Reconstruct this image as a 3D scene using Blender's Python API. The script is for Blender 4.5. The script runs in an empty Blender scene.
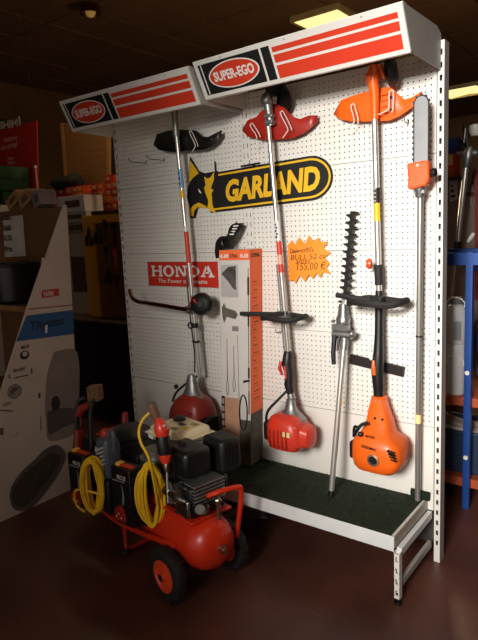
import bpy, bmesh, math, random
from mathutils import Vector, Matrix
random.seed(7)
SC = bpy.context.scene
COL = SC.collection
R = math.radians

# ---------------------------------------------------------------- camera
cam_d = bpy.data.cameras.new('camera'); cam = bpy.data.objects.new('camera', cam_d); COL.objects.link(cam)
cam_d.sensor_fit = 'VERTICAL'; cam_d.sensor_height = 24.0
cam_d.lens = 574.16 / 640.0 * 24.0
cam_d.clip_start = 0.05; cam_d.clip_end = 60
yaw, pitch, roll = -0.654562718, -0.156030989, -0.0459953043
fwd = Vector((math.sin(yaw)*math.cos(pitch), math.cos(yaw)*math.cos(pitch), math.sin(pitch)))
rt = Vector((math.cos(yaw), -math.sin(yaw), 0)); up = rt.cross(fwd)
r2 = math.cos(roll)*rt + math.sin(roll)*up; u2 = -math.sin(roll)*rt + math.cos(roll)*up
cm = Matrix((r2, u2, -fwd)).transposed().to_4x4()
cm.translation = Vector((0.810012773, -2.48457596, 1.57055888))
cam.matrix_world = cm
SC.camera = cam

# ---------------------------------------------------------------- world, light, exposure
wd = bpy.data.worlds.new('world'); SC.world = wd; wd.use_nodes = True
wd.node_tree.nodes['Background'].inputs[0].default_value = (1.0, 0.91, 0.80, 1)
wd.node_tree.nodes['Background'].inputs[1].default_value = 0.52
SC.view_settings.view_transform = 'Standard'; SC.view_settings.look = 'None'
SC.view_settings.gamma = 1.0; SC.view_settings.use_curve_mapping = False
SC.view_settings.exposure = 0.0

def area_light(name, loc, target, sx, sy, power, color, spread):
    d = bpy.data.lights.new(name, 'AREA'); o = bpy.data.objects.new(name, d); COL.objects.link(o)
    d.shape = 'RECTANGLE'; d.size = sx; d.size_y = sy; d.energy = power; d.color = color; d.spread = R(spread)
    o.location = loc
    o.rotation_euler = (Vector(target) - Vector(loc)).to_track_quat('-Z', 'Y').to_euler()
    return o
# daylight falling in through the shop entrance behind the camera
area_light('entrance_daylight', (0.75, -4.75, 2.55), (0.42, 0.0, 1.40), 1.0, 0.8, 37, (1.0, 0.965, 0.91), 46)
# unseen warm fill lights added overhead to raise the ambient level
area_light('ambient_fill', (-3.2, 0.9, 3.6), (-3.2, 0.9, 0), 1.2, 0.3, 9, (1.0, 0.70, 0.42), 170)
area_light('ambient_fill', (1.2, -1.6, 3.6), (0.0, -1.0, 0), 1.2, 0.3, 5, (1.0, 0.74, 0.50), 170)

pl_d = bpy.data.lights.new('back_fill_light', 'POINT'); pl_o = bpy.data.objects.new('back_fill_light', pl_d); COL.objects.link(pl_o)  # added fill light, hidden behind the shelving, brightens ceiling and background
pl_d.energy = 42; pl_d.color = (1.0, 0.74, 0.46); pl_d.shadow_soft_size = .15; pl_o.location = (-.9, 2.2, 1.75)

# ---------------------------------------------------------------- materials
def lin(c):
    return tuple((x/255/12.92 if x/255 <= .04045 else ((x/255+.055)/1.055)**2.4) for x in c)
MATS = {}
def M(name, rgb, rough=.5, metal=0., noise=.12, scale=12., bump=0., bscale=60., emit=0., trans=0., alpha=1., stretch=None):
    if name in MATS: return MATS[name]
    m = bpy.data.materials.new(name); m.use_nodes = True; nt = m.node_tree; N = nt.nodes; L = nt.links
    b = N['Principled BSDF']; c = lin(rgb)
    tc = N.new('ShaderNodeTexCoord'); src = tc.outputs['Object']
    if stretch:
        mp = N.new('ShaderNodeMapping'); mp.inputs['Scale'].default_value = stretch; L.new(src, mp.inputs[0]); src = mp.outputs[0]
    nz = N.new('ShaderNodeTexNoise'); nz.inputs['Scale'].default_value = scale; nz.inputs['Detail'].default_value = 4
    L.new(src, nz.inputs['Vector'])
    rp = N.new('ShaderNodeValToRGB')
    rp.color_ramp.elements[0].position = .3; rp.color_ramp.elements[1].position = .7
    rp.color_ramp.elements[0].color = tuple(max(0, x*(1-noise)) for x in c) + (1,)
    rp.color_ramp.elements[1].color = tuple(min(1, x*(1+noise)) for x in c) + (1,)
    L.new(nz.outputs['Fac'], rp.inputs[0]); L.new(rp.outputs[0], b.inputs['Base Color'])
    b.inputs['Roughness'].default_value = rough; b.inputs['Metallic'].default_value = metal
    if trans: b.inputs['Transmission Weight'].default_value = trans
    if alpha < 1: b.inputs['Alpha'].default_value = alpha
    if bump:
        n2 = N.new('ShaderNodeTexNoise'); n2.inputs['Scale'].default_value = bscale; L.new(src, n2.inputs['Vector'])
        bp = N.new('ShaderNodeBump'); bp.inputs['Strength'].default_value = bump; bp.inputs['Distance'].default_value = .01
        L.new(n2.outputs['Fac'], bp.inputs['Height']); L.new(bp.outputs[0], b.inputs['Normal'])
    if emit:
        b.inputs['Emission Color'].default_value = c + (1,); b.inputs['Emission Strength'].default_value = emit
    MATS[name] = m; return m

# ---------------------------------------------------------------- mesh helpers
def V(*a): return Vector(a[0]) if len(a) == 1 else Vector(a)
class MB:
    def __init__(s): s.v = []; s.f = []
    def add(s, vs, fs):
        o = len(s.v); s.v += [tuple(x) for x in vs]; s.f += [tuple(i+o for i in f) for f in fs]; return s
    def obox(s, c, ax, h):
        c = V(c); a, b, d = [V(x).normalized()*k for x, k in zip(ax, h)]
        vs = [c+i*a+j*b+k*d for i in (-1,1) for j in (-1,1) for k in (-1,1)]
        return s.add(vs, [(0,1,3,2),(4,6,7,5),(0,4,5,1),(2,3,7,6),(0,2,6,4),(1,5,7,3)])
    def box(s, x0, x1, y0, y1, z0, z1):
        return s.obox(((x0+x1)/2,(y0+y1)/2,(z0+z1)/2), ((1,0,0),(0,1,0),(0,0,1)), (abs(x1-x0)/2,abs(y1-y0)/2,abs(z1-z0)/2))
    def tube(s, pts, r, n=8, closed=False, caps=True, flat=1.0):
        P = [V(p) for p in pts]; m = len(P)
        rad = r if isinstance(r, (list, tuple)) else [r]*m
        T = []
        for i in range(m):
            if closed: t = P[(i+1) % m]-P[i-1]
            else: t = P[min(i+1, m-1)]-P[max(i-1, 0)]
            T.append(t.normalized() if t.length > 1e-9 else V(0,0,1))
        a = T[0].orthogonal().normalized(); vs = []
        for i in range(m):
            a = (a - a.dot(T[i])*T[i])
            a = a.normalized() if a.length > 1e-6 else T[i].orthogonal().normalized()
            b = T[i].cross(a)
            for k in range(n):
                q = 2*math.pi*k/n
                vs.append(P[i] + rad[i]*(math.cos(q)*a*flat + math.sin(q)*b))
        fs = []
        for i in range(m if closed else m-1):
            j = (i+1) % m
            for k in range(n):
                l = (k+1) % n; fs.append((i*n+k, i*n+l, j*n+l, j*n+k))
        if not closed and caps: fs += [tuple(range(n-1, -1, -1)), tuple((m-1)*n+k for k in range(n))]
        return s.add(vs, fs)
    def cyl(s, p0, p1, r0, r1=None, n=14): return s.tube([p0, p1], [r0, r0 if r1 is None else r1], n)
    def lathe(s, prof, o, ax, n=20, sq=(1.,1.)):
        o = V(o); ax = V(ax).normalized(); a = ax.orthogonal().normalized()
        if abs(ax.z) > .9: a = V(1,0,0); a = (a-a.dot(ax)*ax).normalized()
        b = ax.cross(a); vs = []; fs = []
        for r, h in prof:
            for k in range(n):
                q = 2*math.pi*k/n; vs.append(o+ax*h+max(r,1e-4)*(math.cos(q)*a*sq[0]+math.sin(q)*b*sq[1]))
        for i in range(len(prof)-1):
            for k in range(n):
                l = (k+1) % n; fs.append((i*n+k, i*n+l, (i+1)*n+l, (i+1)*n+k))
        fs += [tuple(range(n-1,-1,-1)), tuple((len(prof)-1)*n+k for k in range(n))]
        return s.add(vs, fs)
    def prism(s, poly, ext):
        P = [V(p) for p in poly]; e = V(ext); n = len(P)
        fs = [tuple(range(n)), tuple(range(2*n-1, n-1, -1))] + [(i, n+i, n+(i+1) % n, (i+1) % n) for i in range(n)]
        return s.add(P+[p+e for p in P], fs)
    def loft(s, rings, closed=True, caps=True):
        n = len(rings[0]); vs = [V(p) for r in rings for p in r]; fs = []
        for i in range(len(rings)-1):
            for k in range(n if closed else n-1):
                l = (k+1) % n; fs.append((i*n+k, i*n+l, (i+1)*n+l, (i+1)*n+k))
        if caps and closed: fs += [tuple(range(n-1,-1,-1)), tuple((len(rings)-1)*n+k for k in range(n))]
        return s.add(vs, fs)
    def ball(s, c, r, n=14, sc=(1,1,1), m=8):
        rings = []
        for i in range(m+1):
            t = math.pi*(i/m); rr = max(math.sin(t), .02)*r
            rings.append([V(c)+V(rr*math.cos(2*math.pi*k/n)*sc[0], rr*math.sin(2*math.pi*k/n)*sc[1], -r*math.cos(t)*sc[2]) for k in range(n)])
        return s.loft(rings)

def root_loc(p):
    l = V(0,0,0)
    while p is not None: l = l + p.location; p = p.parent
    return l
def build(name, mb, mat, parent=None, smooth=35, bevel=0., solid=0., sub=0, loc=None, label=None):
    me = bpy.data.meshes.new(name)
    off = root_loc(parent) if parent is not None else V(0,0,0)
    if parent is None and loc is not None: off = V(loc)
    me.from_pydata([tuple(V(v)-off) for v in mb.v], [], mb.f); me.update()
    bm = bmesh.new(); bm.from_mesh(me); bmesh.ops.recalc_face_normals(bm, faces=bm.faces); bm.to_mesh(me); bm.free()
    if smooth:
        me.polygons.foreach_set('use_smooth', [True]*len(me.polygons)); me.set_sharp_from_angle(angle=R(smooth))
    me.materials.append(mat)
    o = bpy.data.objects.new(name, me); COL.objects.link(o)
    if parent is not None: o.parent = parent
    elif loc is not None: o.location = loc
    if solid:
        k = o.modifiers.new('s', 'SOLIDIFY'); k.thickness = solid; k.offset = 0
    if bevel:
        k = o.modifiers.new('b', 'BEVEL'); k.width = bevel; k.segments = 2; k.limit_method = 'ANGLE'; k.angle_limit = R(40)
    if sub:
        k = o.modifiers.new('u', 'SUBSURF'); k.levels = sub; k.render_levels = sub
    if label: o['label'] = label
    return o
def tag(o, label, cat, group=None):
    o['label'] = label; o['category'] = cat
    if group: o['group'] = group
    return o
def thing(name, loc, label, cat, group=None):
    o = bpy.data.objects.new(name, None); COL.objects.link(o); o.location = loc; o.empty_display_size = .05
    return tag(o, label, cat, group)
def struct(name, mb, mat, **k):
    o = build(name, mb, mat, **k); o['kind'] = 'structure'; return o
def copy_tree(o, d, label=None, parent=None):
    c = o.copy(); COL.objects.link(c)
    if parent is None: c.location = o.location + V(d)
    else: c.parent = parent
    if label: c['label'] = label
    for ch in list(o.children): copy_tree(ch, d, None, c)
    return c
def text(name, s, org, rv, uv, w, h, mat, parent, shear=0., bold=0., ext=.0006, fit=True, flatten=0):
    """flat lettering; lower-left corner org, run vector rv, rise vector uv, fitted into w x h"""
    cu = bpy.data.curves.new(name, 'FONT'); cu.body = s; cu.size = 1; cu.shear = shear; cu.offset = bold; cu.resolution_u = 3
    cu.extrude = 0.0
    t = bpy.data.objects.new(name, cu); COL.objects.link(t)
    dg = bpy.context.evaluated_depsgraph_get(); me = bpy.data.meshes.new_from_object(t.evaluated_get(dg))
    bpy.data.objects.remove(t)
    xs = [v.co.x for v in me.vertices]; ys = [v.co.y for v in me.vertices]
    x0, x1, y0, y1 = min(xs), max(xs), min(ys), max(ys)
    kx, ky = w/(x1-x0), h/(y1-y0)
    rv = V(rv).normalized(); uv = V(uv).normalized(); nv = rv.cross(uv).normalized()
    mb = MB(); vs = [V(org)+rv*(v.co.x-x0)*kx+uv*(v.co.y-y0)*ky for v in me.vertices]
    n = len(vs); F = [tuple(p.vertices) for p in me.polygons]
    from collections import Counter
    ed = Counter()
    for f in F:
        for i in range(len(f)): ed[(f[i], f[(i+1) % len(f)])] += 1
    sides = [(a, b, b+n, a+n) for (a, b) in ed if (b, a) not in ed]
    mb.add([v+nv*ext for v in vs]+vs, F+sides)
    bpy.data.meshes.remove(me)
    return build(name, mb, mat, parent, smooth=0)
def ellipse(c, rv, uv, a, b, n=32, t0=0., t1=2*math.pi):
    return [V(c)+V(rv)*a*math.cos(t0+(t1-t0)*i/n)+V(uv)*b*math.sin(t0+(t1-t0)*i/n) for i in range(n)]
def bez(p0, p1, p2, p3, n=10):
    p0, p1, p2, p3 = V(p0), V(p1), V(p2), V(p3)
    return [(1-t)**3*p0+3*(1-t)**2*t*p1+3*(1-t)*t*t*p2+t**3*p3 for t in [i/n for i in range(n+1)]]
def spline(pts, n=5):
    P = [V(p) for p in pts]; out = []
    for i in range(len(P)-1):
        a = P[max(i-1, 0)]; b = P[i]; c = P[i+1]; d = P[min(i+2, len(P)-1)]
        for k in range(n):
            t = k/n
            out.append(.5*((2*b)+(c-a)*t+(2*a-5*b+4*c-d)*t*t+(-a+3*b-3*c+d)*t**3))
    out.append(P[-1]); return out
X, Y, Z = V(1,0,0), V(0,1,0), V(0,0,1)
# common materials
white = M('white_enamel', (226,222,214), .45, 0, .03, 5)
wpanel = M('panel_enamel', (228,224,216), .5, 0, .03, 4)
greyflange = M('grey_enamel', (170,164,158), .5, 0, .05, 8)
red = M('red_paint', (196,44,24), .38, 0, .1, 9)
dred = M('dark_red_plastic', (150,34,22), .4, 0, .15, 12)
orange = M('orange_plastic', (240,100,22), .38, 0, .06, 9)
sign_red = M('sign_red', (214,60,34), .45, 0, .05, 6)
black = M('black_plastic', (20,18,18), .45, 0, .2, 20)
rubber = M('black_rubber', (26,23,23), .7, 0, .25, 40, .15, 200)
steel = M('polished_tube', (214,210,204), .3, .75, .05, 20)
cast = M('cast_aluminium', (150,150,148), .42, .85, .15, 30, .1, 120)
dsteel = M('dark_steel', (70,68,66), .4, .9, .2, 30)
yel = M('sign_yellow', (236,184,30), .5, 0, .06, 8)
wprint = M('white_print', (232,228,222), .5, 0, .02, 6)
bprint = M('black_print', (13,10,9), .6, 0, .1, 8)
hose_y = M('yellow_hose', (246,196,36), .4, 0, .12, 14)
kraft = M('kraft_card', (120,82,48), .85, 0, .12, 7, .05, 80)
clip_w = M('white_wire', (224,214,204), .4, 0, .03, 5)

# ================================================================ the room
floor_m = M('floor_concrete', (92,54,44), .42, 0, .35, 2.2, .12, 35)
ceil_m = M('ceiling_board', (122,88,58), .9, 0, .15, 1.5)
wall_m = M('brown_wall', (128,92,58), .85, 0, .15, 1.2, .05, 30)
struct('floor', MB().box(-7.2, 4.2, -5.2, 11.2, -.06, 0), floor_m, smooth=0)
ceil = struct('ceiling', MB().box(-7.2, 4.2, -5.2, 11.2, 3.83, 3.9), ceil_m, smooth=0)
lamp_tiles = {(8,3), (8,6), (8,9)}
t0 = None
for i in range(13):
    for j in range(10):
        x0, y0 = -7.0+i*.6, -.9+j*1.2
        if t0 is None:
            t0 = build('ceiling_tile', MB().box(-.29, .29, -.59, .59, -.012, .02), ceil_m, None, smooth=0, bevel=.006)
            t = t0
        else:
            t = t0.copy(); COL.objects.link(t)
        t.parent = ceil; t.location = (x0+.3, y0+.6, 3.81+random.uniform(-.004, .004))
struct('wall_left', MB().box(-7.1, -7.0, -5.2, 11.2, 0, 3.83), wall_m, smooth=0)
struct('wall_back', MB().box(-7.0, 4.1, 11.0, 11.1, 0, 3.83), wall_m, smooth=0)
struct('wall_right', MB().box(4.0, 4.1, -5.2, 11.0, 0, 3.83), wall_m, smooth=0)
wf = MB().box(-7.0, -3.2, -5.2, -5.1, 0, 3.83).box(3.2, 4.0, -5.2, -5.1, 0, 3.83).box(-3.2, 3.2, -5.2, -5.1, 3.3, 3.83)
struct('wall_front', wf, wall_m, smooth=0)

# three yellowish ceiling light panels in a row running to the back
lampglow = M('lamp_diffuser', (255,232,160), .5, 0, .06, 3, emit=1.15)
lampframe = M('lamp_frame', (200,180,120), .5, 0, .05, 5)
for k, (c, lab) in enumerate((((-2.37,3.47,3.775), 'square yellow-white ceiling light panel showing just above the red-striped canopy'),
                  ((-2.35,5.85,3.775), 'middle ceiling light panel, glimpsed through the gap under the right canopy end'),
                  ((-2.33,8.3,3.775), 'far ceiling light panel seen to the right of the slotted white upright'))):
    t = thing('ceiling_light', c, lab, 'light', 'square light panels in the ceiling')
    fr = MB()
    for a in (-1, 1):
        fr.box(c[0]+a*.28-.015, c[0]+a*.28+.015, c[1]-.29, c[1]+.29, c[2]-.03, c[2]+.03)
        fr.box(c[0]-.28, c[0]+.28, c[1]+a*.28-.015, c[1]+a*.28+.015, c[2]-.03, c[2]+.03)
    build('frame', fr, lampframe, t, bevel=.004)
    for a in (-1, 1):     # two sloping halves meeting at a ridge
        x0 = c[0]; x1 = c[0]+a*.27
        build('diffuser', MB().prism([(x0,c[1]-.27,c[2]+.015),(x1,c[1]-.27,c[2]-.02),(x1,c[1]-.27,c[2]-.012),(x0,c[1]-.27,c[2]+.023)], (0,.54,0)), lampglow, t, smooth=0)

t.scale = (1.25, 1.5, 1)
# brass bell lamp
bc = V(-3.865, 1.467, 3.70)
t = thing('pendant_lamp', bc, 'round brass bell lamp with a faint golden glow under the dark ceiling at upper left', 'lamp')
brass = M('brass', (150,112,60), .25, 1., .1, 10)
build('shade', MB().lathe([(.02,.12),(.05,.11),(.085,.07),(.10,.0),(.096,0),(.08,.065),(.04,.10)], bc, Z, 24), brass, t)
build('bulb', MB().ball(bc+V(0,0,.02), .05), M('dull_glass', (230,180,100), .2, 0, .05, emit=.16), t)
build('cord', MB().cyl(bc+V(0,0,.11), bc+V(0,0,.125), .006, n=8), black, t)

# ================================================================ shelving unit with pegboard back
G = thing('display_shelving', (-1,0,0), 'white perforated shop shelving bay with slotted uprights and turf-topped low deck', 'shelving')
# perforated back panels: one mesh, every hole a real hole
def perforated(nx, nz, p, W, H, r=.0036):
    m = MB(); x0 = -nx*p/2; z0 = -nz*p/2; idx = {}
    def cv(i, j):
        if (i, j) not in idx: idx[(i, j)] = len(m.v); m.v.append((x0+i*p, 0, z0+j*p))
        return idx[(i, j)]
    for i in range(nx):
        for j in range(nz):
            cx, cz = x0+(i+.5)*p, z0+(j+.5)*p
            ring = []; back = []
            for k in range(8):
                q = math.pi/4*k; ring.append(len(m.v)); m.v.append((cx+r*math.cos(q), 0, cz+r*math.sin(q)))
            for k in range(8):
                q = math.pi/4*k; back.append(len(m.v)); m.v.append((cx+r*math.cos(q), .004, cz+r*math.sin(q)))
            cs = [cv(i+1, j), cv(i+1, j+1), cv(i, j+1), cv(i, j)]      # at -45, 45, 135, 225
            for s in range(4):
                m.f.append((cs[s], cs[(s+1) % 4], ring[(2*s+1) % 8], ring[2*s], ring[(2*s-1) % 8]))
            for k in range(8):
                m.f.append((ring[k], ring[(k+1) % 8], back[(k+1) % 8], back[k]))
    w, h = nx*p/2, nz*p/2; W /= 2; H /= 2
    m.add([(-W,0,-H),(W,0,-H),(W,0,H),(-W,0,H),(-w,0,-h),(w,0,-h),(w,0,h),(-w,0,h),
           (-W,.012,-H),(W,.012,-H),(W,.012,H),(-W,.012,H)],
          [(0,1,5,4),(1,2,6,5),(2,3,7,6),(3,0,4,7),(0,8,9,1),(1,9,10,2),(2,10,11,3),(3,11,8,0)])
    return m
PW, PH = .968, .3975
def raw(name, mb, mat):
    me = bpy.data.meshes.new(name); me.from_pydata([tuple(v) for v in mb.v], [], mb.f); me.update(); me.materials.append(mat); return me
# a perforated panel keeps its own winding (front faces look to -y)
pm = raw('perforated_panel', perforated(38, 15, .025, PW, PH), wpanel)
pl = raw('plain_panel', MB().box(-PW/2, PW/2, 0, .012, -.2, .1975), wpanel)
for bx in (-1.5, -.502):
    for k in range(4):
        o = bpy.data.objects.new('perforated_panel', pm); COL.objects.link(o); o.parent = G
        o.location = V(bx, 0, .85+.4*k) - V(-1,0,0)
    o = bpy.data.objects.new('plain_panel', pl); COL.objects.link(o); o.parent = G; o.location = V(bx, 0, .45)-V(-1,0,0)
build('rear_sheet', MB().box(-1.985, -.012, .05, .055, .06, 2.25), M('rear_sheet_grey', (70,66,62), .8), G, smooth=0)
# uprights: slotted front strip with folded side flanges
def upright(x, cols, w, name='upright'):
    m = MB(); p = .05; zt = 2.29; n = 44; cw = w/cols
    hw, hh = .0055, .012
    zz0 = zt-.02-n*p
    for c in range(cols):
        cx = x-w/2+cw*(c+.5)
        for k in range(n):
            cz = zz0+p*(k+.5)
            a, b = cw/2, p/2
            vs = [(cx+i*a, -.002, cz+j*b) for i, j in ((-1,-1),(1,-1),(1,1),(-1,1))]
            vs += [(cx+i*hw, -.002, cz+j*hh) for i, j in ((-1,-1),(1,-1),(1,1),(-1,1))]
            vs += [(cx+i*hw, .004, cz+j*hh) for i, j in ((-1,-1),(1,-1),(1,1),(-1,1))]
            m.add(vs, [(0,1,5,4),(1,2,6,5),(2,3,7,6),(3,0,4,7),(4,5,9,8),(5,6,10,9),(6,7,11,10),(7,4,8,11)])
    m.add([(x-w/2,-.002,0),(x+w/2,-.002,0),(x+w/2,-.002,zz0),(x-w/2,-.002,zz0)], [(0,1,2,3)])
    m.add([(x-w/2,-.002,zt-.02),(x+w/2,-.002,zt-.02),(x+w/2,-.002,zt),(x-w/2,-.002,zt)], [(0,1,2,3)])
    return m
for x, cols, w in ((-1.995,1,.027), (-1.0,2,.060), (0,1,.027)):
    u = build('upright', upright(x, cols, w), white, G, smooth=0)
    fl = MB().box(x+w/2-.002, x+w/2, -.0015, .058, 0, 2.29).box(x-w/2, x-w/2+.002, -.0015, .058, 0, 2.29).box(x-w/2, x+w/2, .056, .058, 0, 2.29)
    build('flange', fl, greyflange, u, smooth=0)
# rail joining the uprights at the top of the panels
build('top_rail', MB().box(-1.98,-.015,.012,.03,2.235,2.255), white, G)
# base deck
dk = MB().box(-1.985, -.044, -.398, -.004, .286, .296)
build('deck', dk, white, G, smooth=0)
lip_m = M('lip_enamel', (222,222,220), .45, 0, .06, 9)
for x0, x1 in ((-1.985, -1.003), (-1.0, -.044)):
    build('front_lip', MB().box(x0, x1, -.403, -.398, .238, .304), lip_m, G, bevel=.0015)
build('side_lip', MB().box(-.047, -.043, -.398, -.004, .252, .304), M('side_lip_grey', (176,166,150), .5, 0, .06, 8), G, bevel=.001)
for x in (-.033, -1.0, -1.96):
    leg = MB()
    if x == -.033:
        w = .026; zz = .03
        for k in range(4):
            cz = .055+.05*k; a, b, hw, hh = w/2, .025, .006, .012; yv = -.400
            vs = [(x+i*a, yv, cz+j*b) for i, j in ((-1,-1),(1,-1),(1,1),(-1,1))]+[(x+i*hw, yv, cz+j*hh) for i, j in ((-1,-1),(1,-1),(1,1),(-1,1))]+[(x+i*hw, yv+.006, cz+j*hh) for i, j in ((-1,-1),(1,-1),(1,1),(-1,1))]
            leg.add(vs, [(0,1,5,4),(1,2,6,5),(2,3,7,6),(3,0,4,7),(4,5,9,8),(5,6,10,9),(6,7,11,10),(7,4,8,11)])
        leg.box(x-w/2, x-w/2+.002, -.400, -.374, .03, .236).box(x+w/2-.002, x+w/2, -.400, -.374, .03, .236).box(x-w/2, x+w/2, -.376, -.374, .03, .236)
    else: leg.box(x-.013, x+.013, -.395, -.37, .03, .284)
    lg = build('leg', leg, white, G, smooth=0)
    ft = MB().cyl((x,-.387,0), (x,-.387,.012), .016).cyl((x,-.387,.012), (x,-.387,.045), .006)
    build('foot', ft, black, lg)
    build('upper_rail', MB().box(x-.011, x+.011, -.374, -.002, .212, .246), lip_m, G, bevel=.002)
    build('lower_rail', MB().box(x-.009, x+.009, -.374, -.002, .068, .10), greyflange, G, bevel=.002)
# canopies
def canopy(x0, x1, ft, fb, bolt):
    """ft, fb: (y, z) of top and bottom front edges at the left and right ends"""
    (yl, zl), (yr, zr) = ft; (yl2, zl2), (yr2, zr2) = fb
    A, B, C, D = V(x0,yl2,zl2), V(x1,yr2,zr2), V(x1,yr,zr), V(x0,yl,zl)
    n = (B-A).cross(D-A).normalized()          # points to the viewer side (-y)
    if n.y > 0: n = -n
    f = MB().prism([A, B, C, D], -n*.004)
    cp = build('canopy', f, white, G, smooth=0, bevel=.0015)
    for s, (T, Bo) in ((-1, (D, A)), (1, (C, B))):
        x = T.x - (.004 if s > 0 else 0)
        poly = [(x, Bo.y, Bo.z), (x, -.004, Bo.z-.003), (x, -.004, T.z-.012), (x, -.055, T.z+.006), (x, T.y, T.z)]
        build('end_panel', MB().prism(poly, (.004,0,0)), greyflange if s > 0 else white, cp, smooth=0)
    build('top_return', MB().prism([D, C, C+V(0,.03,0), D+V(0,.03,0)], (0,0,.003)), white, cp, smooth=0)
    build('bottom_return', MB().prism([A, B, B+V(0,.018,0), A+V(0,.018,0)], (0,0,.003)), white, cp, smooth=0)
    W = (B-A).length; H = (D-A).length; rv = (B-A)/W; uv = (D-A)/H
    def P(s, t, d=.0): return A+rv*(s*W)+uv*(t*H)+n*d
    def quad(s0, s1, t0, t1, d, e): return MB().prism([P(s0,t0,d), P(s1,t0,d), P(s1,t1,d), P(s0,t1,d)], n*e)
    k = .02
    build('logo_panel', quad(.022,.365,.10,.90,.0003,.0008), bprint, cp, smooth=0)
    build('logo_bar', quad(.376,.418,.10,.90,.0003,.0008), bprint, cp, smooth=0)
    build('logo_bar', quad(.036,.042,.12,.90,.0012,.0005), wprint, cp, smooth=0)
    cx = P(.205,.5,.0012)
    build('logo_oval_rim', MB().prism(ellipse(cx, rv, uv, .142*W, .345*H, 40), n*.0005), wprint, cp, smooth=0)
    build('logo_oval', MB().prism(ellipse(cx+n*.0005, rv, uv, .134*W, .315*H, 40), n*.0005), sign_red, cp, smooth=0)
    text('lettering', 'SUPER-EGO', cx+n*.0011-rv*.112*W-uv*.115*H, rv, uv, .226*W, .25*H, wprint, cp, bold=.035)
    for t0, t1 in ((.10,.41), (.475,.665), (.725,.845)):
        build('stripe', quad(.43,.975,t0,t1,.0003,.0008), sign_red, cp, smooth=0)
    for s in (.16, .5, .84):
        build('rivet', MB().lathe([(.004,0),(.004,.001),(.002,.002)], P(s,.95), n, 8), greyflange, cp)
    return cp
canopy(-1.0, 0.0, ((-.385,2.329),(-.412,2.326)), ((-.304,2.180),(-.331,2.177)), 0)
canopy(-2.003, -1.01, ((-.384,2.322),(-.402,2.313)), ((-.308,2.169),(-.326,2.160)), 0)

# ---- artificial turf lying on the deck
T = thing('artificial_turf', (-1.0,-.2,.296), 'dark green artificial grass mat laid over the low white deck', 'grass mat')
grass = M('turf_green', (26,40,18), .8, 0, .35, 60, .3, 300)
build('mat', MB().box(-1.97, -.062, -.394, -.008, .2965, .303), grass, T, smooth=0)
bl = MB()
for i in range(15000):
    x, y = random.uniform(-1.6,-.062), random.uniform(-.394,-.01); a = random.uniform(0,6.28); h = random.uniform(.003,.006)
    dx, dy = .0022*math.cos(a), .0022*math.sin(a); lx, ly = random.gauss(0,.004), random.gauss(0,.004)
    bl.add([(x-dx,y-dy,.3025),(x+dx,y+dy,.3025),(x+lx,y+ly,.3025+h)], [(0,1,2)])
o = build('grass_blade', bl, grass, T, smooth=0); o['kind'] = 'stuff'
fp = MB().box(-.115,-.030,-.030,-.006,.304,.338)
for i in range(700):
    x, z = random.uniform(-.115,-.03), random.uniform(.305,.34); a = random.uniform(-.003,.003)
    bl2 = [(x-.002,-.03,z),(x+.002,-.03,z),(x+a,-.040,z+.004)] if i % 3 else [(x-.002,random.uniform(-.03,-.006),.337),(x+.002,-.018,.337),(x+a,-.02,.346)]
    fp.add(bl2, [(0,1,2)])
build('upturned_flap', fp, grass, T, smooth=0)

# ================================================================ signs on the board
def flat(name, pts, y, mat, parent, e=.0008, **k):
    """a flat cut-out facing the shop: pts are (x, z)"""
    return build(name, MB().prism([(p[0], y, p[-1]) for p in pts], (0,-e,0)), mat, parent, smooth=0, **k)
# GARLAND plate
th = R(2.2); gc = V(-.868,-.004,1.789); gr = V(math.cos(th),0,math.sin(th)); gu = V(-math.sin(th),0,math.cos(th))
S = thing('brand_sign', (-.87,-.004,1.69), 'long black and yellow sign with a wolf head at its left end', 'sign')
def plate(h, r, x0, x1, n=14):
    pts = [gc+gr*x0-gu*h]
    pts += [gc+gr*(x1-r)+gr*r*math.cos(a)+gu*(h)*math.sin(a) for a in [-math.pi/2+math.pi*i/n for i in range(n+1)]]
    pts += [gc+gr*x0+gu*h]
    return pts
flat('plate', plate(.105,.12,-.39,.37), -.004, bprint, S, .004)
flat('yellow_border', plate(.094,.112,-.39,.36), -.0082, yel, S, .0005)
flat('black_field', plate(.084,.104,-.38,.35), -.0088, bprint, S, .0005)
text('lettering', 'GARLAND', gc-gr*.272-gu*.062-Y*.0052, gr, gu, .575, .118, yel, S, shear=.18, bold=.045, ext=.0006)
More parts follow.
